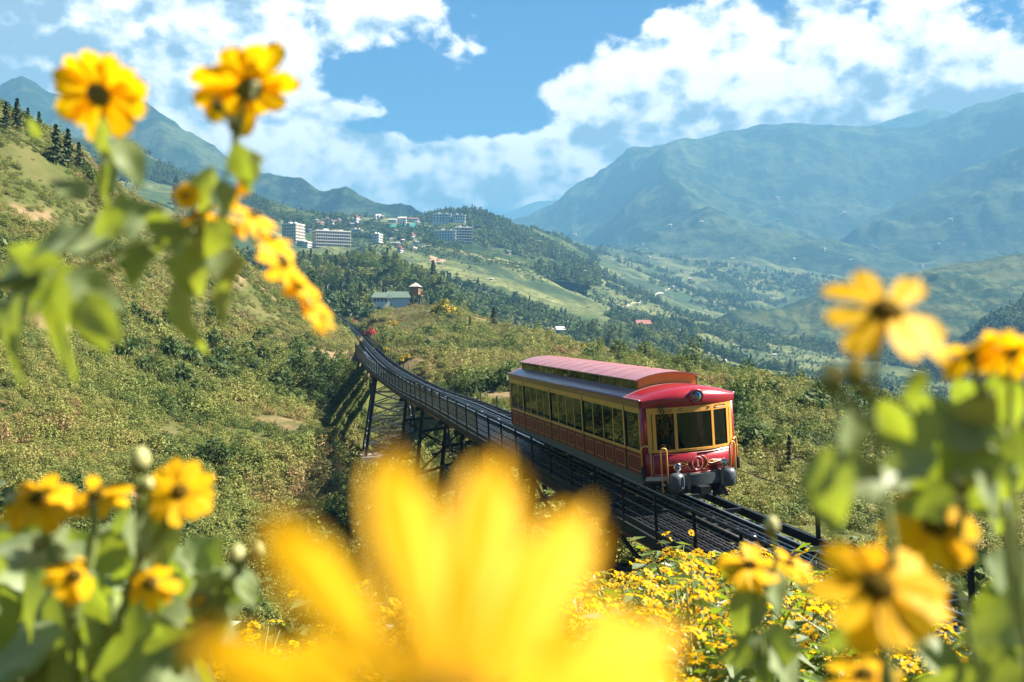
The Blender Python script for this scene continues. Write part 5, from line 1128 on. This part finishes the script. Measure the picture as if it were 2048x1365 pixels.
for i, (h, nf) in enumerate(((1.5, 95), (1.7, 115), (1.3, 85), (1.6, 70))):
    t = empty('flowering_bush', (0, 0, -500), 'x', 'bush'); s_, l_, p_, d_ = bush_mesh(100 + i, h, nf)
    s_.build('stems', m_stem, t); o = link(bpy.data.objects.new('foliage', mesh_from('foliage', l_[0], l_[1], m_leafd)), t); o['kind'] = 'stuff'
    o = link(bpy.data.objects.new('blossoms', mesh_from('blossoms', p_[0], p_[1], m_petal)), t); o['kind'] = 'stuff'; o = d_.build('blossom_centres', m_calyx, t); o['kind'] = 'stuff'; BUSH.append((t, h))
BG = 'yellow flowering bushes on the bank beside the viaduct'
LINE = ([380, 560, 700, 1000, 1060, 1180, 1280, 1340, 1390, 1450, 1530, 1600, 1660, 1740, 1820, 1900, 2048, 2150], [1180, 1170, 1175, 1180, 1175, 1160, 1148, 1120, 1088, 1066, 1072, 1100, 1135, 1195, 1275, 1305, 1315, 1315])
used_b = [False] * 4; placed = []; tries = 0
while len(placed) < 125 and tries < 9000:
    tries += 1; y = 5.2 + 14.3 * random.random() ** .8; px = random.uniform(330, 2150); x = (px - CX) / F * y
    s_ = (y - CAR_T.y) / .967; wl = CAR_T.x - .253 * s_ - 2.62
    if x > wl - .75 or (px < 560 and y < 8) or any((x - a) ** 2 + (y - b) ** 2 < .62 for a, b in placed): continue
    g = gzs(x, y); zt = (CY - np.interp(px, *LINE)) / F * y; k = random.randrange(4); h = min(random.uniform(1.25, 1.95), zt - g)
    if h < .75: continue
    t0, h0 = BUSH[k]; t = t0 if not used_b[k] else copy_tree(t0); used_b[k] = True
    t.location = (x, y, g - .05); sc_b = h / h0; t.scale = (max(sc_b, .85), max(sc_b, .85), sc_b); t.rotation_euler = (0, 0, random.uniform(0, 6.28))
    t['label'] = ('tall' if h > 1.6 else 'low') + ' bush of small yellow daisies ' + ('beside the viaduct walkway' if x > wl - 2.2 else 'far down the bank' if y > 13.5 else 'halfway down the bank' if y > 9 else 'near the lens') + (' left of the giant blurred flower' if px < 700 else ' behind the giant blurred flower' if px < 1180 else ' under the tram front' if px < 1480 else ' by the orange bud' if px < 1640 else ' in the lower right corner'); t['group'] = BG; placed.append((x, y))
# ------------------------------------------------------------------ the flowers close to the camera
def petal_mesh(seed, L=1.0, w=.40, curl=-.15, n=10, k=4):
    rg = random.Random(seed); V = []
    for i in range(n + 1):
        u = i / n; hw = w / 2 * min(1, (u * 1.35 + .14)) ** .6 * max(.10, 1 - u ** 7) ** .5
        for j in range(k + 1):
            v = -1 + 2 * j / k; x = u * L - (.05 * L * (v * v) if i == n else 0) - (.035 * L if i == n and j % 2 == 1 else 0)
            V.append((x, v * hw, curl * u * u * L + .09 * w * math.cos(v * math.pi * 1.5) + rg.uniform(-.008, .008)))
    return mesh_from('petal', V, [(i * (k + 1) + j, (i + 1) * (k + 1) + j, (i + 1) * (k + 1) + j + 1, i * (k + 1) + j + 1) for i in range(n) for j in range(k)], m_petal, True)
PETALS = [petal_mesh(i, 1.0, (.54, .60, .48, .57)[i], (-.08, -.2, .06, -.3)[i]) for i in range(4)]
dm = MB().lathe([(.20, -.02), (.235, .03), (.21, .09), (.14, .135), (.001, .15)], (0, 0, 0), (0, 0, 1), 14); DISC = dm.mesh('disc', m_disc, True)
cm = MB().lathe([(.05, -.30), (.10, -.20), (.22, -.12), (.27, -.03), (.23, .0)], (0, 0, 0), (0, 0, 1), 12); CAL = cm.mesh('calyx', m_calyx, True)
bm_ = MB().lathe([(.04, -.25), (.30, -.12), (.48, .12), (.50, .42), (.38, .75), (.18, .95), (.001, 1.0)], (0, 0, 0), (0, 0, 1), 12); BUDM = bm_.mesh('bud', m_bud, True)
bc_ = MB().lathe([(.05, -.4), (.33, -.22), (.52, .10), (.53, .22), (.40, .24)], (0, 0, 0), (0, 0, 1), 10); BUDC = bc_.mesh('bud_calyx', m_calyx, True)
def leaf_mesh(seed, lobes=True):
    rg = random.Random(seed); n = 12; V = []; 
    for i in range(n + 1):
        u = i / n; w = .30 * math.sin(math.pi * u ** .8) ** .9 * (1.15 - .4 * u)
        if lobes: w *= 1 + .42 * math.exp(-((u - .42) / .09) ** 2) - .18 * math.exp(-((u - .60) / .07) ** 2)
        if i == n: w = .004
        if i == 0: w = .02
        for j in range(7):
            v = (j - 3) / 3; V.append((u - .10 * abs(v) * (w > .3), v * w, -.30 * u * u + .10 * abs(v) * w * 2 - .06 * math.sin(9 * u) * abs(v) * w * 2 + rg.uniform(-.004, .004)))
    return mesh_from('leaf', V, [(i * 7 + j, (i + 1) * 7 + j, (i + 1) * 7 + j + 1, i * 7 + j + 1) for i in range(n) for j in range(6)], m_leaf, True)
LEAVES = [leaf_mesh(1), leaf_mesh(2), leaf_mesh(3, False), leaf_mesh(4, False)]
def basis(z, xhint):
    z = Vector(z).normalized(); x = Vector(xhint); x = (x - z * x.dot(z)).normalized(); y = z.cross(x); return Matrix((x, y, z)).transposed().to_4x4()
class Plant:
    def __init__(s, root, label, group='tree marigold stalks close to the camera'):
        s.t = empty('flower_stalk', root, label, 'flower stalk', group); s.inv = Matrix.Translation(-Vector(root)); s.root = Vector(root)
    def _add(s, name, me, M, parent=None):
        o = bpy.data.objects.new(name, me); COL.objects.link(o); o.parent = parent or s.t
        o.matrix_local = (s.inv @ M) if parent is None else M; return o
    def stem(s, pts, r=.005):
        P_ = [p if isinstance(p, Vector) else at(*p) for p in pts]; Q = []
        for i in range(len(P_) - 1):
            for k in range(4):
                t = k / 4; a, b, c, d = P_[max(i - 1, 0)], P_[i], P_[i + 1], P_[min(i + 2, len(P_) - 1)]
                Q.append(.5 * ((2 * b) + (c - a) * t + (2 * a - 5 * b + 4 * c - d) * t * t + (-a + 3 * b - 3 * c + d) * t ** 3))
        Q.append(P_[-1]); n = len(Q); s._add('stem', MB().tube([q - s.root for q in Q], [r * (1.5 - .8 * k / n) for k in range(n)], 7).mesh('stem', m_stem, True), Matrix.Translation(s.root))
    def flower(s, px, py, d, diam, face, n=12, seed=0, droop=0.0, angles=None, spin=0.0, wid=1.0, flat=False, tips=None):
        """diam in pixels of the photograph; face: direction the disc looks at"""
        rg = random.Random(seed * 7 + 1); r = diam / 2 / F * d; M = Matrix.Translation(at(px, py, d)) @ basis(face, (1, 0, .13)) @ Matrix.Scale(r, 4)
        f = s._add('flower', DISC, M); s._add('calyx', CAL, Matrix.Identity(4), f)
        ts = []
        for q in tips or ():                                           # where the line of sight to a petal tip meets the plane of the flower
            Mi = M.inverted(); o_ = Mi @ Vector((0, 0, 0)); e_ = Mi @ at(q[0], q[1], d); k_ = (.02 - o_.z) / (e_.z - o_.z); h_ = o_ + (e_ - o_) * k_; ts.append((math.degrees(math.atan2(h_.y, h_.x)), (math.hypot(h_.x, h_.y) - .12) / .9))
        if tips: angles = [t_[0] for t_ in ts] + list(angles)
        for k in range(len(angles) if angles else n):
            a = R(angles[k]) if angles else 2 * math.pi * k / n + rg.uniform(-.12, .12) + spin; sc_ = ts[k][1] if k < len(ts) else rg.uniform(.86, 1.06)
            Mp = Matrix.Rotation(a, 4, 'Z') @ Matrix.Rotation(droop + (0 if flat else rg.uniform(-.16, .2)), 4, 'Y') @ Matrix.Rotation(rg.uniform(-.3, .3) * (.3 if flat else 1), 4, 'X') @ Matrix.Translation((.12, 0, .02 + .01 * (k % 2))) @ Matrix.Diagonal((sc_ * .9, sc_ * .95 * wid, 1 if k < len(ts) else sc_, 1))
            s._add('petal', PETALS[0 if flat else rg.randrange(4)], Mp, f)
        return f
    def bud(s, px, py, d, size, axis=(0, 0, 1)):
        M = Matrix.Translation(at(px, py + size * .4, d)) @ basis(axis, (1, .1, .1)) @ Matrix.Scale(size / F * d, 4); b = s._add('bud', BUDM, M); s._add('bud_calyx', BUDC, Matrix.Identity(4), b)
    def leaf(s, px, py, d, size, ang, mode='p', k=None, depth=0.0):
        """px, py: middle of the blade; ang: where the tip points in the picture, degrees from right, counter-clockwise"""
        rg = random.Random(int(px * 31 + py)); L_ = size * (.84 if py < 760 and px < 600 else .9 if px > 1600 else 1) / F * d; a = R(ang); tip = Vector((math.cos(a), depth + rg.uniform(-.25, .25), math.sin(a))).normalized()
        nrm = {'p': Vector((.30, -.62, .62)), 'b': Vector((-.55, -.75, -.25)), 'd': Vector((-.45, -.62, .63)), 'e': Vector((.2, -.25, .9))}[mode] + Vector((rg.uniform(-.2, .2), 0, rg.uniform(-.2, .2)))
        x = tip; z = (nrm - x * nrm.dot(x)).normalized(); y = z.cross(x); Mb = Matrix((x, y, z)).transposed().to_4x4()
        s._add('leaf', LEAVES[rg.randrange(4) if k is None else k], Matrix.Translation(at(px, py, d) - x * L_ * .5) @ Mb @ Matrix.Scale(L_, 4))
def gpt(px, d, dz=0.0): x = (px - CX) / F * d; return Vector((x, d, gzs(x, d) + dz))
UP, BK = (-.25, .35, .9), (.25, .85, .35)
# top left stalks
p = Plant(gpt(-300, 1.2), 'stalk with the big top left flower seen from behind against the cloud'); D = 1.15
p.stem([gpt(-300, 1.2), (-320, 1400, 1.2), (-200, 800, 1.2), (-40, 600, D), (130, 500, D), (195, 400, D), (203, 225, D)], .0032)
p.flower(198, 190, D, 196, (.12, .80, .45), 13, 1, -.05)
for a in ((205, 290, 130, 265, 'b', 2), (212, 365, 110, 250, 'b', 2), (135, 370, 120, 140, 'p', 0), (262, 322, 130, 300, 'p', 2), (275, 430, 150, 15, 'b', 0), (330, 455, 110, -20, 'b', 2), (150, 475, 170, 165, 'p', 0), (210, 450, 120, 200, 'b', 0), (270, 525, 120, 265, 'p', 0), (62, 255, 70, 150, 'b', 2)): p.leaf(a[0], a[1], D * random.uniform(.96, 1.04), a[2], a[3], a[4], a[5])
p = Plant(gpt(-320, 1.3), 'stalk with the upper flower that tilts to the right beside two dark buds'); D = 1.18
p.stem([gpt(-320, 1.3), (-340, 1400, 1.3), (-220, 850, 1.25), (-20, 640, 1.2), (200, 520, D), (400, 440, D), (466, 310, D), (488, 195, D)], .0032); p.stem([(470, 300, D), (468, 250, D)], .003); p.stem([(478, 260, D), (436, 210, D)], .003)
p.flower(497, 178, D, 215, (-.30, .55, .78), 12, 2, -.18); p.bud(434, 207, D, 24); p.bud(468, 246, D, 26)
for a in ((480, 335, 120, 275, 'd', 2), (405, 385, 130, 250, 'b', 0), (505, 315, 60, -20, 'b', 2), (375, 550, 150, 268, 'p', 0), (450, 545, 130, 275, 'p', 0), (440, 610, 120, 250, 'b', 2), (365, 645, 190, 275, 'd', 2), (335, 480, 120, 200, 'b', 0), (400, 470, 120, 300, 'p', 2), (450, 400, 100, 280, 'p', 2)): p.leaf(a[0], a[1], D * random.uniform(.96, 1.04), a[2], a[3], a[4], a[5])
p = Plant(gpt(-340, 1.25), 'leaning stalk with a slanting row of yellow flowers seen edge on'); D = 1.2
p.stem([gpt(-340, 1.25), (-360, 1400, 1.3), (-240, 900, 1.25), (-20, 680, 1.2), (180, 560, D), (380, 470, D), (470, 450, D), (530, 500, D), (600, 580, D), (640, 640, D)], .003)
for i, (x_, y_, dm_, fc) in enumerate(((372, 390, 64, (.2, -.9, .3)), (390, 430, 100, (-.3, -.2, .9)), (440, 440, 120, (.2, -.3, .9)), (472, 385, 80, (-.8, -.5, .3)), (508, 432, 110, (.5, -.3, .8)), (540, 480, 130, (.5, -.2, .8)), (566, 530, 130, (.6, -.3, .75)), (598, 572, 120, (.6, -.2, .75)), (630, 606, 100, (.7, -.3, .6)), (645, 635, 70, (.8, -.4, .3)))): p.flower(x_, y_, D * (1 + .015 * (i % 3)), dm_, fc, 11, 20 + i, .1)
for a in ((420, 360, 90, 110, 'b', 0), (500, 330, 100, 100, 'd', 2), (430, 480, 120, 230, 'p', 0), (395, 560, 100, 250, 'b', 2)): p.leaf(a[0], a[1], D * .97, a[2], a[3], a[4], a[5])
p = Plant(gpt(-60, 1.0), 'dark shaded leaf spray hanging in from the left edge'); D = 1.0
p.stem([gpt(-60, 1.0), (-150, 1300, 1.1), (-140, 800, 1.05), (-60, 600, D), (60, 560, D), (110, 545, D)], .006)
for a in ((60, 620, 230, 240, 'd', 0), (112, 660, 250, 262, 'd', 0), (165, 630, 200, 288, 'd', 0), (30, 580, 180, 200, 'd', 2), (120, 590, 180, 300, 'd', 0), (200, 640, 150, 300, 'd', 2), (20, 680, 240, 255, 'd', 0), (190, 580, 150, 330, 'd', 2), (100, 480, 150, 190, 'p', 0), (60, 520, 160, 170, 'b', 2), (10, 540, 140, 200, 'd', 0)): p.leaf(a[0], a[1], D * random.uniform(.95, 1.05), a[2], a[3], a[4], a[5])
# lower left
p = Plant(gpt(120, 1.2), 'low left stalk with two flat flowers seen edge on above pale leaves'); D = 1.2
p.stem([gpt(120, 1.2), (150, 1500, 1.3), (140, 1250, D), (100, 1100, D), (75, 1005, D)], .006); p.stem([(140, 1250, D), (185, 1100, D), (185, 1000, D)], .005)
p.flower(78, 1000, D, 160, (.10, -.42, .90), 13, 41, .05); p.flower(192, 990, D * 1.02, 135, (.0, -.40, .9), 12, 42, .08); p.flower(150, 1150, D * .98, 120, (.5, -.55, .6), 9, 43, .5); p.bud(20, 1000, D, 26); p.bud(75, 1085, D, 24)
p = Plant(gpt(330, 1.3), 'low left stalk with the clear yellow flower and a large round bud'); D = 1.25
p.stem([gpt(330, 1.3), (240, 1400, 1.35), (235, 1260, D), (280, 1120, D), (330, 1060, D), (352, 1000, D)], .006); p.stem([(280, 1120, D), (278, 1000, D), (277, 940, D)], .004); p.stem([(285, 1100, D), (296, 985, D)], .003)
p.flower(360, 985, D, 150, (.25, -.82, .45), 11, 44, .05); p.bud(278, 918, D, 40, (.15, 0, 1)); p.bud(296, 968, D, 24); p.flower(300, 1165, D * .98, 120, (.1, -.75, .6), 8, 45, .35)
p3 = Plant(gpt(450, 1.4), 'short leafy stalk with two pale buds left of the giant blurred flower'); D = 1.3
p3.stem([gpt(450, 1.4), (380, 1450, 1.4), (420, 1230, D), (470, 1150, D), (473, 1120, D)], .005); p3.stem([(470, 1150, D), (505, 1110, D)], .003); p3.bud(473, 1110, D, 34, (.1, 0, 1)); p3.bud(511, 1100, D, 26, (.2, 0, 1)); p3.flower(388, 1190, D, 60, (-.2, -.6, .7), 8, 46, .3)
for a in ((440, 1170, 130, 40, 'b', 0), (420, 1200, 120, 80, 'p', 2), (470, 1190, 110, -40, 'b', 2), (500, 1180, 90, -60, 'p', 2), (400, 1250, 140, 200, 'b', 0)): p3.leaf(a[0], a[1], D, a[2], a[3], a[4], a[5])
for a in ((50, 1090, 190, 160, 'p', 0), (300, 1100, 170, 290, 'p', 2), (322, 1085, 150, 280, 'p', 2), (215, 1120, 130, 240, 'p', 0), (240, 1050, 130, 100, 'b', 0), (110, 1240, 230, 215, 'p', 0), (330, 1235, 220, 20, 'p', 0), (255, 1310, 240, 200, 'p', 0), (60, 1200, 200, 240, 'd', 0), (190, 1215, 180, 300, 'b', 0), (30, 1300, 200, 200, 'd', 0), (150, 1330, 200, 260, 'd', 0), (330, 1330, 180, 330, 'd', 0), (370, 1290, 170, 10, 'b', 0), (210, 1080, 120, 60, 'b', 2), (290, 1040, 120, 120, 'b', 2)): p.leaf(a[0], a[1], D * random.uniform(.92, 1.06), a[2], a[3], a[4], a[5])
pf = Plant(gpt(60, 1.5), 'leafy thicket of stalks filling the lower left corner'); D = 1.5
pf.stem([gpt(60, 1.5), (60, 1500, D), (40, 1200, D)], .008); pf.stem([gpt(180, 1.5), (220, 1400, D), (225, 1240, D)], .009); pf.stem([gpt(330, 1.5), (330, 1500, D), (330, 1250, D)], .007)
for i in range(84):
    x_ = random.uniform(-40, 420); y_ = random.uniform(1055 + .22 * abs(x_ - 150), 1400); pf.leaf(x_, y_, D * random.uniform(.92, 1.25), random.uniform(110, 210), random.uniform(180, 380), random.choice('ppbdd'))
for i, (x_, y_, s_) in enumerate(((22, 1235, 62), (12, 1328, 70), (62, 1352, 60), (160, 1345, 50))): pf.flower(x_, y_, D, s_, (.1, -.7, .6), 9, 60 + i, .2)
# the giant out of focus flower right in front of the lens
p = Plant(gpt(900, .26), 'huge blurred yellow flower rising right in front of the lens'); D = .24
p.stem([gpt(900, .26), (890, 4200, .27), (895, 2200, .26), (900, 1500, .26)], .004); p.flower(900, 1520, D, 1400, (.22, -.76, .62), 9, 71, .02, angles=(190, 225, 260, 300, 335), tips=((536, 995), (786, 868), (1010, 872), (1196, 985), (1385, 1225), (365, 1250)), wid=.47, flat=True)
p = Plant(gpt(1250, .30), 'second blurred flower head close to the lens, right of the giant one'); D = .30
p.stem([gpt(1250, .30), (1240, 3600, .31), (1200, 1700, .3), (1180, 1420, .3)], .004); p.flower(1190, 1420, D, 500, (.15, -.6, .75), 10, 72, .1)
p = Plant(gpt(560, .32), 'third blurred flower head close to the lens, left of the giant one'); D = .32
p.stem([gpt(560, .32), (560, 3600, .33), (560, 1700, .32), (560, 1420, .32)], .004); p.flower(560, 1430, D, 430, (-.1, -.55, .8), 10, 73, .1)
# right side
p = Plant(gpt(1720, .8), 'right stalk topped by the large drooping flower against the valley'); D = .8
p.stem([gpt(1720, .8), (1760, 1700, .9), (1790, 1200, D), (1760, 950, D), (1745, 780, D), (1765, 655, D)], .0033); p.stem([(1750, 800, D), (1710, 765, D)], .003); p.stem([(1735, 850, D), (1668, 780, D)], .003)
p.flower(1775, 625, D, 290, (.22, -.62, .72), 8, 81, .10); p.bud(1662, 752, D, 44); p.bud(1710, 742, D, 44)
for a in ((1712, 890, 200, 285, 'p', 0), (1832, 775, 90, 250, 'p', 2), (1745, 955, 150, 20, 'p', 0), (1655, 985, 210, 262, 'b', 2), (1790, 850, 130, 300, 'b', 2), (1690, 960, 150, 240, 'b', 0)): p.leaf(a[0], a[1], D * random.uniform(.96, 1.04), a[2], a[3], a[4], a[5])
p = Plant(gpt(2020, 1.0), 'right edge stalk with two side lit flowers seen from behind'); D = .95
p.stem([gpt(2020, 1.0), (2060, 1700, 1.0), (2040, 1200, D), (2020, 900, D), (2022, 720, D)], .0033); p.stem([(2020, 900, D), (1965, 790, D), (1942, 715, D)], .004)
p.flower(1940, 708, D, 140, (-.2, .62, .75), 10, 82, .1); p.flower(2022, 702, D, 150, (.1, .5, .85), 12, 83, .05)
for a in ((1905, 850, 230, 160, 'b', 0), (1950, 830, 200, 60, 'b', 0), (1830, 870, 160, 200, 'b', 0), (2010, 810, 150, 280, 'b', 2), (2000, 880, 180, 330, 'p', 0), (1870, 960, 200, 250, 'b', 0), (1960, 930, 190, 220, 'b', 0), (1800, 930, 170, 200, 'p', 0)): p.leaf(a[0], a[1], D * random.uniform(.95, 1.05), a[2], a[3], a[4], a[5])
p = Plant(gpt(1900, .95), 'right stalk with a ragged flower and whitish buds among bright leaves'); D = .95
p.stem([gpt(1900, .95), (1960, 1700, 1.0), (1940, 1300, D), (1900, 1120, D), (1875, 1050, D)], .0033); p.stem([(1905, 1130, D), (1925, 1020, D), (1920, 975, D)], .003)
p.flower(1872, 1050, D, 210, (-.1, -.75, .6), 9, 84, .25); p.bud(1922, 962, D, 40, (.2, 0, 1)); p.bud(1925, 1000, D, 30, (-.2, 0, 1)); p.flower(1785, 1058, D * 1.05, 90, (-.5, -.4, .7), 6, 85, .3)
for a in ((1850, 1010, 150, 200, 'b', 0), (1990, 1000, 170, 300, 'p', 0), (1840, 970, 150, 150, 'p', 0)): p.leaf(a[0], a[1], D * random.uniform(.95, 1.05), a[2], a[3], a[4], a[5])
p = Plant(gpt(1780, .75), 'low right stalk with the widest open flower and its dark centre'); D = .78
p.stem([gpt(1780, .75), (1800, 1900, .8), (1790, 1450, D), (1770, 1280, D), (1757, 1200, D)], .0033)
p.flower(1757, 1178, D, 285, (-.12, -.72, .68), 12, 86, .05)
for a in ((1790, 1250, 180, 200, 'p', 0), (1700, 1270, 140, 220, 'b', 2)): p.leaf(a[0], a[1], D * 1.03, a[2], a[3], a[4], a[5])
p = Plant(gpt(1540, 1.4), 'stalk with a pale blurred flower and an orange bud in front of the track'); D = 1.45
p.stem([gpt(1540, 1.4), (1540, 1700, 1.4), (1525, 1300, D), (1500, 1150, D)], .0033); p.stem([(1520, 1250, D), (1550, 1130, D), (1543, 1065, D)], .003)
p.flower(1500, 1133, D, 130, (.05, -.45, .85), 12, 87, .05); p.flower(1580, 1128, D * 1.04, 100, (.3, -.4, .8), 11, 88, .1); p.bud(1543, 1050, D, 30)
for a in ((1490, 1230, 130, 250, 'b', 2), (1560, 1190, 120, 300, 'p', 2), (1545, 1320, 150, 260, 'p', 0), (1580, 1340, 140, 300, 'p', 0), (1490, 1310, 120, 200, 'b', 0)): p.leaf(a[0], a[1], D, a[2], a[3], a[4], a[5])
p = Plant(gpt(1730, 1.0), 'half seen flower at the lower picture edge under the widest open flower'); D = 1.0
p.stem([gpt(1730, 1.0), (1735, 1700, 1.0), (1730, 1400, D)], .0033); p.flower(1730, 1350, D, 170, (0, -.4, .9), 12, 89, .1)
pf = Plant(gpt(2050, 1.1), 'leafy thicket of stalks filling the lower right corner'); D = 1.05
pf.stem([gpt(2050, 1.1), (2060, 1700, D), (2030, 1300, D), (2010, 1000, D)], .005); pf.stem([gpt(1980, 1.1), (1960, 1700, D), (1950, 1300, D)], .005)
for i in range(26):
    x_ = random.uniform(1880, 2090); y_ = random.uniform(1080, 1400)
    if x_ < 2015 and y_ < 1330: continue
    y_ = y_; pf.leaf(x_, y_, D * random.uniform(.9, 1.2), random.uniform(150, 260), random.uniform(180, 380), random.choice('ddbbp'))
for i in range(10):
    x_ = random.uniform(1930, 2090); y_ = random.uniform(760, 1060); pf.leaf(x_, y_, D * random.uniform(1, 1.2), random.uniform(120, 200), random.uniform(180, 380), random.choice('bbp'))
